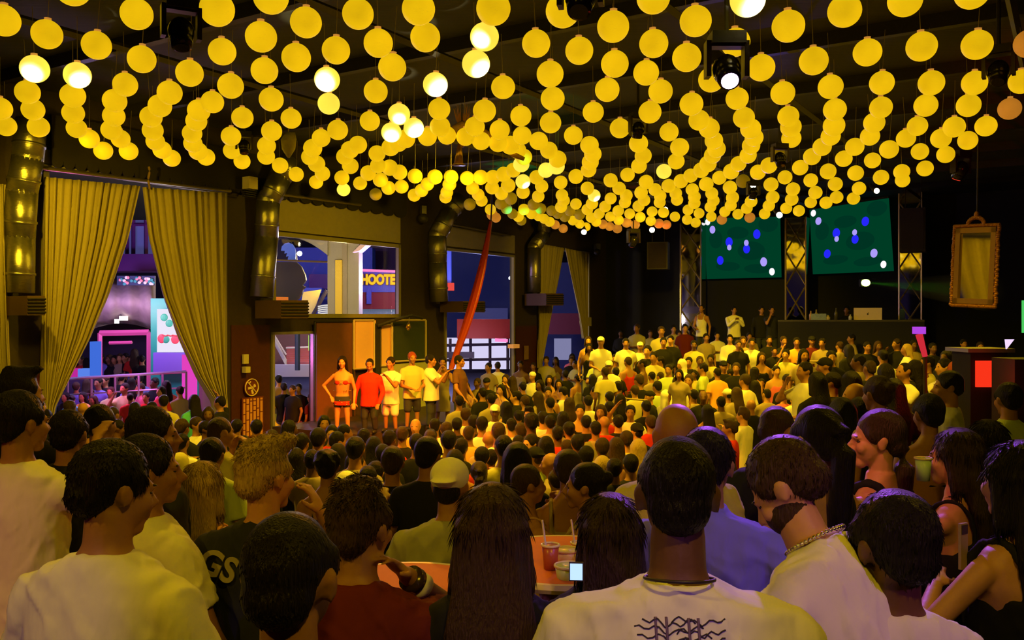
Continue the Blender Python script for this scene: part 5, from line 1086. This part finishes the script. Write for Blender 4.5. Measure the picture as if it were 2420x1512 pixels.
CROWD = """1055 1018 26 a W 4;1028 1008 26 c W 5;1101 982 20 a W 4;1119 1000 24 a K 6;1139 1005 26 a W 2;1209 1007 22 c W 3;1231 1020 26 a L 10;1108 1027 28 c O 4;1156 1040 30 j T 3;1178 1023 24 c W -5;1253 1050 34 a K 140;1371 972 26 g K 175;1344 1017 24 i T 10;1318 1027 28 c R 4;1407 1015 32 c T 8;1407 926 18 a W 60;1420 974 18 k R 170;1428 1002 20 j R 20
1154 868 14 a T 150;1176 865 17 c W 10;1198 846 14 a K 60;1230 863 13 g T 170;1260 866 14 a K 165;1258 890 19 H W 150;1291 852 15 a Y 175;1313 853 14 e T 165;1298 898 15 e K 180;1321 908 16 e K 175;1295 928 18 g K 180;1329 927 20 n W 60;1350 852 14 a K 170;1359 861 16 b Y 120;1414 851 16 b L 150;1439 866 18 h W 170;1195 896 15 f T 150;1184 922 18 f W 150;1219 938 20 d K 80;1170 974 20 h W 180;1250 980 24 o W 170;1283 990 28 a W 5
1352 845 16 k P 170;1392 822 14 e K 175;1390 806 13 e T 180;1420 808 15 h W 178;1467 788 14 l K 160;1479 811 15 a W 175;1505 776 15 b Y 150;1537 788 14 l Y 175;1563 783 15 a Y 170;1592 778 12 a Y 175;1606 790 16 n W 170;1513 819 17 h W 175;1568 809 14 l K 170;1585 804 13 a K 160;1619 776 13 a M 180;1659 788 13 g W 175;1669 798 13 a T 178;1695 793 16 b W 175;1725 801 14 l W 165;1484 856 18 g R 30;1518 861 16 s S 60;1492 836 14 a T 60;1454 849 14 a T 160;1560 854 15 n K 80;1580 874 19 b L 150;1611 862 17 m W 120;1654 854 14 a T 170;1661 872 19 a L 60;1628 856 14 a K 160;1710 866 15 h K 180;1695 882 18 a O 15;1725 884 18 a W 60
1575 937 26 m W -60;1553 915 17 a L 20;1628 900 14 l K 150;1619 918 18 e K 10;1639 935 24 a T 10;1662 938 26 j K 170;1704 952 30 c T 6;1719 933 22 h T 20;1535 938 18 H K 120;1527 963 24 a K 5;1490 975 20 d W 175;1461 999 32 a K 4;1505 1021 26 H K 20;1538 1000 26 a R 12;1423 1059 34 a T 6;1456 1056 28 e T 8;1508 1062 34 e W 4;1423 1105 34 e L 4;1452 1110 30 a K -10;1671 973 26 e R 6;1725 1013 24 o R 60;1710 1074 24 f R 100;1684 1062 26 j R 10
1018 1036 28 a K 4;1139 1082 30 a R 5;1132 1120 36 p T 4;1202 1129 40 e K 4;1301 1096 34 j T 80;1264 1082 34 H L 40;1314 1137 24 a K 8;766 1001 22 k K 200;784 1026 18 a R 190;815 1023 22 a K -60;799 1043 30 n O -50;685 1013 22 e K -50;680 1046 28 a W -6;713 1049 30 a M -10;752 1039 30 a K -4;883 1056 38 e W 6;921 1039 30 a R -10;951 1029 26 a K -8;982 1008 18 j O 175;1017 1040 34 c W 4;888 1119 36 a K 4;842 1097 30 k K -60;820 1140 36 H W -40;738 1090 40 c T 4
458 948 22 k C 40;519 952 24 d K 70;492 979 20 k K 200;466 1005 26 a W -110;489 1015 26 a K -100;431 1012 34 a K -10;431 1047 38 c W 4;606 1012 28 a K 20;575 1053 30 a K 10;643 1038 34 a K 0;425 1098 38 m Y 10;238 1002 55 a W -12;279 1012 40 n S -70;48 931 30 o K -40;89 959 30 a K -30;110 985 34 a K 10;165 965 26 a K 10;197 968 24 j K 20;268 979 22 a K -20;319 967 24 e K 20;359 967 22 a K 15;387 950 24 a Y 20;375 985 26 e K 10;340 1000 26 a K -10
1756 806 15 a T 175;1771 795 13 n T 180;1777 811 18 a W 165;1818 804 14 l K 175;1852 806 14 n K 180;1883 809 17 b O 160;1919 806 14 h M 175;1943 811 19 a T 150;1959 795 12 a K 170;1984 818 16 a T 20;2012 800 18 a T 90;2004 828 16 k K 20;1857 838 17 n Y 150;1835 877 18 g P 180;1901 877 22 n W 100;1949 866 30 h K 70;1785 880 24 e K -60;2028 855 20 a T 60;1812 933 24 c T 6;1853 935 26 l P 178;1876 938 28 c W 10;1784 914 26 e K 4;1775 960 34 j K 4;1756 982 34 o W 50;1987 979 48 k K 10;2028 973 30 c T 20;1748 835 14 k T 170;1800 845 15 e K 175
2076 818 15 e K 180;2086 843 22 a W 10;2119 813 17 n K 110;2142 826 22 k W 80;2091 882 26 k K 8;2055 872 28 c K 4;2136 879 28 c W 110;2160 872 32 k K 30;2205 823 19 l K 180;2190 859 26 a Y 80;2230 868 38 n W 90;2264 838 20 h K 90;2278 813 16 a Y 170;2256 876 30 k R 20;2312 846 20 j L 20;2317 820 16 n T 160;2408 892 30 n S 170;1860 900 20 a K 10;1930 905 22 k K 20;1965 905 24 a K 60;2010 905 26 e K 10;2020 935 26 j K 70;2110 925 30 k K 10
1150 905 26 h K 175;1128 905 16 a T 150;1100 915 16 f T 170;1335 885 15 a K 30;1365 895 16 g T 30;1385 880 15 a K 60;1400 895 16 k K 10;1345 955 20 k T 20;1390 950 20 a W 10;1440 940 20 a K 20;1460 915 18 a T 30;1300 955 20 a K 10;1270 940 17 k T 40;1235 915 16 a K 20;1210 900 15 e K 30;1275 910 16 e K 150;1240 950 18 a K 30;1330 990 22 e K 10;1300 1000 24 a T 4;1365 1050 28 a Y 6;1385 1080 30 a K 8;1160 1085 28 a Y 5;1090 1060 28 a T 5;1075 1090 34 e K 6;1060 1045 26 a K 4;985 1050 28 a K -5;905 1075 30 a K -6;860 1035 24 a K -10;840 1065 28 a T -6;870 1130 34 a K 0;800 1075 30 e T -10;1225 1050 26 a W 6;1290 1055 28 k K 10;1340 1060 28 a K 6;1190 1060 28 c Y 5;1240 1030 24 a Y 6;1385 1000 24 a K 8;1480 1040 28 a Y 10;1560 1060 34 e T 6;1490 1100 34 a K 8;1440 965 22 a Y 10;1465 945 20 k K 20;1510 900 18 a K 20;1540 890 17 a T 20;1600 905 19 a W 30;1585 920 20 k K 30;1680 905 20 a K 20;1740 930 22 k T 20;1760 900 20 a W 30;1800 905 20 a K 160;1740 870 17 a K 160;1640 885 17 a Y 150;1605 885 17 k T 160;1560 890 17 a Y 30;1530 830 14 a K 160;1640 815 14 a Y 170;1745 815 14 a K 170;1830 830 15 a K 175;1900 840 17 k T 175;1965 845 18 a K 170;2050 820 15 a K 175;2160 815 16 a T 175;2235 845 20 k K 120;2345 850 22 a K 170;2370 880 28 a T 150;1650 840 15 k K 170;1680 850 15 a Y 160;1575 830 14 k T 170;1545 845 14 a Y 160;1430 880 16 a Y 20;1455 880 16 a K 20;1500 925 18 a Y 10;1140 930 18 a K 30;1160 945 19 a T 30;1195 965 20 e K 20;1225 985 22 a Y 10;1085 950 18 a T 10;1080 1005 24 a K 5;1255 1000 22 a K 10;610 1060 28 a K 0;650 1075 32 a K 0;560 1010 26 a K 10;700 1085 34 e K 0;570 1090 36 a K 0"""  # a few red and orange shirts carry coloured stage light as cloth colour
STREET = """195 938 22 k O 175;220 946 22 e R 160;261 926 22 b L 180;294 918 20 n L 160;154 938 20 k K 170;345 939 20 a R 175;331 918 18 a P 120;288 893 16 a K 20;393 912 18 k P 30;425 925 18 a T 40;232 905 15 a B 170;205 908 14 k T 20;180 915 15 a B 30;365 905 16 a K 150;310 905 15 k B 30;248 900 15 a K 160;215 930 15 a K 20;170 945 18 a C 20;400 935 17 a M 30;380 925 17 k R 160;330 895 13 a B 40;308 940 17 a R 30"""
FARST = """238 845 10 a B 170;258 848 9 k K 160;270 850 9 a K 175;283 846 9 k T 180;296 845 10 a K 150;310 850 10 a B 160;322 848 9 k N 20;265 865 9 a K 20;300 868 9 k K 30;232 868 9 a T 30;190 850 9 a R 170;205 855 9 k T 20;178 862 9 a C 30;250 872 9 a B 10;318 835 9 k R 20;336 850 9 a K 20"""
DOOR = """659 898 13 a T 20;671 916 18 a K 10;691 921 14 a K 160;706 918 17 a K 170;734 940 18 a M 60"""
CACHE = {}
def template(t, w):                               # finer bodies for the heads that show larger
    v = .018 if w >= 30 else .0225 if w >= 19 else .026; k = (t, v)
    if k not in CACHE: sp = dict(TPL[t]); sp.update(noshoe=True); CACHE[k] = make_body(sp, v)
    return CACHE[k]
def crowd_head(px, py, w, street):
    hint = .165 * F / w
    if street == 'far': return .32, 25.1
    best = None
    if street:
        d = (CZ - .06 - 1.62) * F / (py - HY); lo, hi = (19.0, 22.5) if street == 'win' else (20.2, 24)
        return .06, min(max(d, lo), hi)
    for i in range(40, 320):
        d = i * .1; h = P(px, py, d); fl = floor_at(h.x, d); s = (h.z - fl) / 1.62
        if not .80 <= s <= 1.14: continue
        a = (px - CX) / F
        if d > WC / (NX * a + NY) - .8 or d > (RC + 1.0) / (-UX * a - UY): continue
        c = abs(math.log(d / hint)) * 1.0 + abs(s - 1) * 3.2
        if best is None or c < best[0]: best = (c, fl, d)
    if best: return best[1], best[2]
    return None, None
placed = []
auto = []
random.seed(11)
def parse(txt, street):
    for ln in txt.replace('\n', ';').split(';'):
        if not ln.strip(): continue
        a = ln.split(); px, py, w = float(a[0]), float(a[1]), float(a[2]); t, c, yaw = a[3], a[4], float(a[5])
        fl, d = crowd_head(px, py, w, street)
        if d is None: print('no place', ln); continue
        h = P(px, py, d)
        if fl is None: fl = .06
        s = (h.z - fl) / 1.62; s = min(max(s, .80), 1.16)
        if abs((h.z - fl) - s * 1.62) > .05: fl2 = h.z - s * 1.62
        # keep bodies from standing inside one another
        def clash(x, y): return any((x - q_[0]) ** 2 + (y - q_[1]) ** 2 < .40 ** 2 for q_ in placed)
        k = 0; d0 = d
        while clash((px - CX) / F * d, d) and k < 20 and street != 'far':
            k += 1; d = d0 + (.16 * ((k + 1) // 2)) * (1 if k % 2 else -1); h = P(px, py, d); fl = floor_at(h.x, d) if not street else .06; s2 = (h.z - fl) / 1.62
            if not .74 < s2 < 1.2: continue
            if street == 'win' and d < 18.6 or street == 'door' and d < 19.9: continue
            s = s2
        placed.append((h.x, h.y))
        auto.append((px, py, d, h, fl, s, t, c, yaw + (0 if street else math.degrees(math.atan2((px - 950), F)) * 0), street, w))
for p_ in PEOPLE: placed.append((p_[3].location.x, p_[3].location.y))
parse(CROWD, None); parse(STREET, 'win'); parse(FARST, 'far'); parse(DOOR, 'door')
def zone(px, py, d, street):
    if street == 'win': return 'in the street outside the big window'
    if street == 'far': return 'at the bar far across the street'
    if street == 'door': return 'outside the lower doorway'
    if px < 240: return 'below the left curtain'
    if px < 560: return 'near the right curtain'
    if px < 760: return 'in front of the doorway' 
    if px < 1110: return 'just below the performers' if py < 1060 else 'mid-floor below the stage'
    if px < 1290: return 'beside the red silk' if py < 960 else 'right of the stage'
    if px < 1480: return 'under the far window' if py < 900 else 'mid-floor at centre' if py < 1000 else 'behind the woman with long brown hair'
    if px < 1660: return 'by the left mirrored column' if py < 880 else 'below the left screen' if py < 980 else 'above the front man'
    if px < 1860: return 'below the left screen stage' if py < 860 else 'left of the violet ponytail'
    if px < 2060: return 'below the booth' if py < 870 else 'behind the violet ponytail'
    return 'below the gold mirror' if py < 860 else 'by the red lit counter'
def facing(y):
    y = y % 360
    return 'facing us' if 135 < y < 225 else 'from behind' if y < 45 or y > 315 else 'looking left' if y < 180 else 'looking right'
base = []
for a_ in auto:
    px, py, d, h, fl, s, t, c, yaw, st, w = a_
    cl, hr = DESC[t]
    if t == 's': b = 'bare-chested person with short hair %s' % facing(yaw)
    elif t == 'm': b = 'person in %s hooded top %s' % (CN[c], facing(yaw))
    else: b = 'person in %s %s, %s, %s' % (CN[c], cl, hr, facing(yaw))
    base.append((b, zone(px, py, d, st)))
from collections import defaultdict
grp = defaultdict(list)
for i, b in enumerate(base): grp[b].append(i)
ORD = ['first', 'second', 'third', 'fourth', 'fifth', 'sixth', 'seventh', 'eighth', 'ninth', 'tenth']
labels = [None] * len(auto)
def shorten(l_):
    for a_ in (', short dark hair', ', short hair', ', hair in a bun', ', hands clapping', ', hand at face', ', hand at chin', ', arm held out', ', arms crossed', ' long sleeved', ' large', ' just', ' straight'):
        if len(l_.split()) > 16: l_ = l_.replace(a_, '')
    if len(l_.split()) > 16: print('LONG', l_)
    return l_
for b, ids in grp.items():
    ids.sort(key=lambda i: auto[i][0])
    for n, i in enumerate(ids):
        l_ = b[0] + ' ' + b[1]
        if len(ids) > 1: l_ += ', ' + ORD[min(n, 9)] + ' from left'
        labels[i] = shorten(l_)
HV = 'd d d b n d d b d d'.split()
for i, (px, py, d, h, fl, s, t, c, yaw, st, w) in enumerate(auto):
    meshes, hc_, el = template(t, w)
    k = s * random.uniform(.99, 1.01)
    yr = math.radians(yaw + random.uniform(-6, 6)); Rm = Matrix.Rotation(yr, 4, 'Z')
    hk = 1.0; o = Rm @ (hc_ * k)
    root = thing('person', (h.x - o.x, h.y - o.y, h.z - o.z), labels[i], 'person', 'people outside in the street' if st else 'people in the crowd', yr)
    root.scale = (k * 1.02, k * 1.02, k)
    hcol = 'y' if (int(px), int(py)) in ((1508, 1062), (1423, 1105), (2142, 826)) else 'r' if (int(px), int(py)) in ((2256, 876),) else random.choice(HV)
    mm_ = pmats(c, random.choice((0, 1, 1, 1, 2)), hcol, random.choice('KKKTE'), c if t == 'm' else ('W' if c in 'WTY' else 'K'))
    if int(px) == 1439: mm_['cap'] = cloth('W')
    for kk, me in meshes.items():
        if not me.materials:
            me.materials.append(None)
            if kk == 'skin': me.materials.append(EYE)
        ob = bpy.data.objects.new({'cap': 'hood' if t == 'm' else 'cap'}.get(kk, PARTN[kk]), me); COL.objects.link(ob); ob.parent = root
        ob.material_slots[0].link = 'OBJECT'; ob.material_slots[0].material = mm_[kk]
print('people', len(auto) + len(PEOPLE))
# ================================================================ tables, drinks, stools
TBL = mat('orange_laminate', (.80, .20, .03), .6, var=.05, spec=.15)
def table(px, py, d, r, lab, rim=True):
    c = P(px, py, d); fl = floor_at(c.x, d); t = thing('round_table', (c.x, c.y, fl), lab, 'table')
    m = MB(); m.loft([(c.x, c.y, c.z - .03, r, r), (c.x, c.y, c.z, r, r)], None, 48, 2); m.build('tabletop', TBL, t)
    m = MB(); m.tube([(c.x + r * math.cos(a), c.y + r * math.sin(a), c.z - .015) for a in [2 * PI * k / 48 for k in range(49)]], .018, 6); m.build('table_edge', mat('pale_edge', (.7, .55, .25), .4), t)
    m = MB(); m.cone((c.x, c.y, fl + .03), (c.x, c.y, c.z - .03), .035, .035, 12); m.build('pedestal', DARK, t)
    m = MB(); m.cone((c.x, c.y, fl), (c.x, c.y, fl + .03), .28, .26, 24); m.build('base', DARK, t); return c
t1 = table(945, 1400, 2.95, .36, 'round orange table beside the man with wristbands')
t2 = table(1330, 1318, 3.35, .34, 'round orange table with drinks behind the phone')
t3 = table(455, 1330, 3.55, .30, 'round orange table between the boy in white and the lettered t-shirt')
def cup(px, py, d, h, r, col, lab, straw=None, rim=None):
    c = P(px, py, d); t = thing('drink_cup', c, lab, 'cup')
    m = MB(); m.loft([(c.x, c.y, c.z, r * .78, r * .78), (c.x, c.y, c.z + h, r, r)], None, 20, 2); m.build('cup_wall', mat('cup_' + lab[:12].replace(' ', '_'), col, .3), t, True)
    m = MB(); m.tube([(c.x + r * math.cos(a), c.y + r * math.sin(a), c.z + h) for a in [2 * PI * k / 24 for k in range(25)]], .005, 5); m.build('rim', mat('cup_rim', (.75, .65, .3), .3), t, True)
    if straw: m = MB(); m.tube([(c.x - .01, c.y, c.z + h * .3), (c.x - .03, c.y, c.z + h + .09)], .004, 5); m.build('straw', mat('pale_straw', (.8, .75, .7), .5), t)
cup(1301, 1343, 3.2, .085, .031, (.45, .10, .03), 'tall dark red drink with pale rim and straw on the table', True)
cup(1340, 1330, 3.3, .050, .045, (.80, .70, .35), 'pale yellow tub on the table beside the red drink')
cup(1345, 1380, 3.1, .065, .050, (.6, .75, .25), 'lime green cup on the table below the pale tub')
cup(1368, 1325, 3.45, .07, .03, (.8, .45, .1), 'orange drink with straw behind the phone', True)
c = P(2182, 1135, 3.6); cup(2182, 1135, 3.6, .09, .032, (.5, .75, .3), 'pale green plastic cup below the green wristband')
e_, w_ = Pw[2][-1][1], Pw[2][-1][2]; c = P(1362, 1350, 2.45)
t = thing('mobile_phone', c, 'phone with bright blue white screen held beside the drinks', 'phone', None, -.1); m = MB(); m.box((0, 0, 0), (.040, .007, .052)); m.build('phone_case', DARK, t, local=True); m = MB(); m.box((0, -.0042, 0), (.034, .001, .045)); m.build('phone_screen', emat('phone_glow', (.45, .65, 1.0), 1.3), t, local=True)
c = P(2276, 1290, 2.9); t = thing('mobile_phone', c, 'dark phone held by the woman with the red bag strap', 'phone', None, .5); m = MB(); m.box((0, 0, 0), (.035, .010, .15)); m.build('phone_case', mat('tan_case', (.35, .25, .12), .4), t, local=True); m = MB(); m.box((0, -.006, .055), (.03, .002, .03)); m.build('camera_bump', DARK, t, local=True)
def seat_for(i_label, seatcol='K'):
    pass
for p_ in [q_ for q_ in PEOPLE if q_[3]['label'].startswith(('man in maroon', 'man in pale pinkish', 'blonde woman', 'long-haired woman in dark', 'woman with dark hair in a low'))]:
    r_ = p_[3]; h = P(p_[0], p_[1], p_[2]); fl = floor_at(r_.location.x, r_.location.y); zt = h.z - .72 - .13; 
    t = thing('bar_stool', (r_.location.x, r_.location.y, fl), 'stool under the ' + ' '.join(r_['label'].split()[:6]), 'stool'); x, y = r_.location.x, r_.location.y
    m = MB(); m.loft([(x, y, zt - .05, .17, .17), (x, y, zt, .18, .18)], None, 24, 2); m.build('seat', mat('stool_red', (.25, .02, .02), .5), t)
    for k in range(4): a = PI / 4 + k * PI / 2; m = MB(); m.tube([(x + .12 * math.cos(a), y + .12 * math.sin(a), zt - .05), (x + .19 * math.cos(a), y + .19 * math.sin(a), fl + .005)], .014, 6); m.build('leg', DARK, t)
# long ledges the crowd leans on
for px0, px1, py, d_, lab in ((1392, 1440, 836, 22.6, 'high drinks table beside the far curtain'), (1890, 1950, 852, 17.5, 'long narrow drinks ledge below the booth'), (1460, 1530, 940, 17.0, 'thin metal handrail across the middle of the crowd')):
    a, b = P(px0, py, d_), P(px1, py + 6, d_); fl = floor_at(a.x, d_); t = thing('drinks_ledge' if 'rail' not in lab else 'handrail', (a.x, a.y, fl), lab, 'table' if 'rail' not in lab else 'rail'); m = MB()
    if 'rail' in lab: m.tube([a, b], .02, 6)
    else: m.box((a + b) / 2, ((b - a).length, .4, .05))
    m.build('top', mat('ledge_wood', (.35, .25, .10), .5), t)
    for q_ in (a.lerp(b, .08), a.lerp(b, .92)): m = MB(); m.tube([q_, Vector((q_.x, q_.y, fl))], .012 if 'rail' in lab else .03, 6); m.build('leg', DARK, t)
# ================================================================ light
w = bpy.data.worlds.new('night'); S.world = w; w.use_nodes = True
w.node_tree.nodes['Background'].inputs[0].default_value = (.05, .03, .14, 1); w.node_tree.nodes['Background'].inputs[1].default_value = .12
def spot(name, loc, to, col, e, ang=60, r=.08, blend=.6):
    l = bpy.data.lights.new(name, 'SPOT'); l.color = col; l.energy = e; l.spot_size = math.radians(ang); l.spot_blend = blend; l.shadow_soft_size = r
    o = bpy.data.objects.new(name, l); COL.objects.link(o); o.location = loc; o.rotation_euler = (Vector(to) - Vector(loc)).to_track_quat('-Z', 'Y').to_euler(); return o
def point(name, loc, col, e, r=.2):
    l = bpy.data.lights.new(name, 'POINT'); l.color = col; l.energy = e; l.shadow_soft_size = r; o = bpy.data.objects.new(name, l); COL.objects.link(o); o.location = loc; return o
YG = (1.0, .62, .015); YO = (1, .52, .04)
for k, (x, y, e) in enumerate(((-5, 10, 800), (0, 9, 1000), (5, 10, 700), (-2, 15, 1400), (3.5, 16, 1250), (8, 16, 700), (1.5, 20.5, 1200), (6, 20.5, 1100))):
    spot('house_spot', (x, y, 5.35), (x + .3, y + .8, 0), YG, e, 150, .25, 1)
# front wash from lamps near the camera's ceiling
for x, y, e, tx in ((-3.4, .1, 190, -1.0), (1.0, -.4, 170, .5), (3.8, 5.2, 90, 1.6), (-1.2, 4.6, 110, -1.5)): spot('front_wash', (x, y, 5.55), (tx, 3.2, 1.9), YG, e, 95, .08, .9)
# unseen spots added to light the curtains, the walls and the rear stage
spot('wall_wash', (-6.6, 11.6, 5.3), W(330, 640, 0), YG, 400, 100, .06, 1); spot('wall_wash', (-2.0, 14.5, 5.3), W(250, 700, 0), YG, 300, 70, .1, 1); spot('rear_stage_fill', (3.5, 21.0, 5.4), P(1730, 760, 28), YG, 900, 50, .1, 1)
spot('wall_wash', (-.5, 15.5, 5.4), W(800, 480), YG, 500, 80, .15, 1)
spot('wall_wash', (4.0, 21.0, 5.3), W(1320, 650), YG, 500, 50, .15, 1)
# red and orange stage light on the performers
spot('stage_red', (-1.5, 11.5, 5.4), P(835, 930, 17.5), (1, .03, .01), 2600, 20, .06, .5)
spot('stage_amber', (1.5, 12.5, 5.4), P(945, 920, 17.8), (1, .28, .02), 2600, 26, .06, .7)
spot('board_amber_fill', (-1.0, 14.0, 5.2), W(882, 812), (1, .42, .03), 1500, 15, .05, .6); spot('crowd_red', (-2.5, 10.5, 5.4), P(1180, 1010, 12), (1, .20, .02), 1500, 60, .06, .9)  # the board spot is unseen, added to brighten the peach boards
spot('crowd_red', (2.0, 11.0, 5.4), P(1480, 1080, 8), (1, .05, .02), 380, 14, .05, .5); spot('crowd_amber', (-1.0, 12.5, 5.4), P(900, 1090, 8), (1, .30, .02), 700, 60, .06, .9)
# violet moving head over the right foreground
ml = P(1717, 215, 7.9)
spot('violet_head', (ml.x, ml.y - .2, ml.z - .2), P(1960, 1040, 3.4), (.42, .10, 1), 1100, 22, .04, .6)
spot('violet_shoulder', (2.6, 1.2, 5.0), P(1745, 1215, 2.9), (.30, .12, 1), 90, 16, .05, .6); spot('magenta_side', (3.2, -1.2, 4.9), P(1930, 1440, 2.3), (.75, .18, 1), 150, 11, .04, .5)
spot('pink_side', (.5, 3.1, 4.2), P(2050, 1060, 3.85), (1, .20, .22), 75, 16, .04, .5)
spot('magenta_rear', (-2.8, -2.2, 4.6), P(235, 1490, 2.2), (.45, .12, 1), 75, 6, .04, .7); spot('magenta_low', (-3.6, -1.2, 4.4), P(60, 1330, 3.4), (.9, .06, .45), 110, 9, .05, .8)
spot('violet_rear', (.4, -2.8, 4.6), P(1390, 1440, 1.8), (.55, .20, 1.0), 110, 8, .04, .5); spot('violet_rear', (.9, -2.6, 4.6), P(1640, 1500, 1.8), (.55, .20, 1.0), 40, 6, .04, .8)
spot('red_low', (-4.5, .5, 2.0), P(60, 1450, 3.4), (1, .05, .10), 22, 80, .2, 1)
# lamps that light single lanterns white-hot
for px, py in HOT[:12]:
    c = lpt(px, py); 
    k = int(px) % 3; spot('lantern_beam', c + Vector((.5, -1.4, -1.3)), c + Vector((.05 - .06 * k, -.02, -.05 + .03 * k)), (1, .90, .70), 800, 5.5 + (int(py) % 3) * 2, .02, .7)
# green and blue stage lights on the far lanterns
spot('green_head', P(1260, 640, 21.0), lpt(1235, 492), (.02, 1, .25), 260, 34, .05, .6)
spot('blue_head', P(1380, 640, 21.5), lpt(1200, 492), (.03, .1, 1), 200, 14, .05, .5)
spot('red_far', P(1620, 640, 24), lpt(1560, 528), (1, .10, .05), 160, 30, .05, .6)
spot('blue_roof', P(1760, 500, 17), P(1830, 300, 13), (.05, .03, 1), 90, 40, .05, .9)
spot('red_roof', (7.5, 9, 4.5), (8.5, 12, 6.9), (1, .03, .02), 200, 80, .05, 1)
spot('green_roof', (0.2, 14.0, 5.2), (.6, 15.4, 6.9), (.02, .8, .2), 40, 40, .05, .4)
point('red_counter_glow', P(2330, 900, 8.3), (1, .04, .02), 10, .2)
# street
point('street_violet', (-9.5, 19.5, 3.6), (.50, .30, 1), 380, .3); point('street_white', (-7.2, 20.5, 3.0), (.9, .8, 1), 90, .3)
point('street_pink', (-8.4, 18.6, 2.2), (1, .15, .7), 60, .2)
point('street_blue', (-9, 36, 7), (.45, .45, 1), 2000, .5); point('street_lilac', (-7.2, 26.5, 3.2), (.75, .68, 1), 110, .4); point('street_yellow', (-5.3, 27.5, 4.6), (1, .78, .3), 420, .3)
point('street_front', (-4.5, 32, 4.5), (.7, .55, 1), 420, .5); point('street_far', (-1.2, 36, 3.6), (.35, .4, 1), 380, .5); point('street_shop', (-1.4, 28.6, 2.2), (.8, .7, 1), 60, .3)
point('awning_fill', P(300, 730, 20.6), (1, .75, .6), 55, .2)  # unseen point light added to lift the dull awning canvas
# haze lit by the green laser
hz = bpy.data.materials.new('lit_haze'); hz.use_nodes = True; nt = hz.node_tree; nt.nodes.clear()
vs_ = nt.nodes.new('ShaderNodeVolumeScatter'); vs_.inputs[0].default_value = (.9, 1, .9, 1); vs_.inputs[1].default_value = .05; o_ = nt.nodes.new('ShaderNodeOutputMaterial'); nt.links.new(vs_.outputs[0], o_.inputs['Volume'])
p = R(2046, 668, 2.3); q2 = P(2330, 688, 18.5)
m = MB(); m.cone(p + (q2 - p).normalized() * .2, q2, .05, .42, 20); hzo = one(m, 'green_haze', hz, 'thin haze lit green by the laser at the right', 'haze'); hzo['kind'] = 'stuff'
spot('laser_beam', p + (q2 - p).normalized() * .16, q2, (.10, 1, .01), 900, 4.5, .02, .8)
# ================================================================ camera
cam = bpy.data.cameras.new('camera'); co = bpy.data.objects.new('camera', cam); COL.objects.link(co)
co.location = (0, 0, CZ); co.rotation_euler = (PI / 2, 0, 0); cam.sensor_width = 36; cam.lens = F / 2420 * 36; cam.shift_y = -(756 - HY) / 2420; cam.clip_start = .05; cam.clip_end = 300
S.camera = co
S.view_settings.view_transform = 'Standard'; S.view_settings.look = 'None'; S.view_settings.gamma = 1; S.view_settings.exposure = 0; S.view_settings.use_curve_mapping = False
c = S.cycles
c.max_bounces = 4; c.diffuse_bounces = 2; c.glossy_bounces = 3; c.transmission_bounces = 2; c.transparent_max_bounces = 6; c.volume_bounces = 0
c.caustics_reflective = False; c.caustics_refractive = False; c.use_denoising = True; c.use_adaptive_sampling = True; c.adaptive_threshold = .04; c.sample_clamp_indirect = 4; c.use_light_tree = True
c.volume_step_rate = 4; c.denoising_prefilter = 'FAST'; c.use_auto_tile = True; c.tile_size = 1024
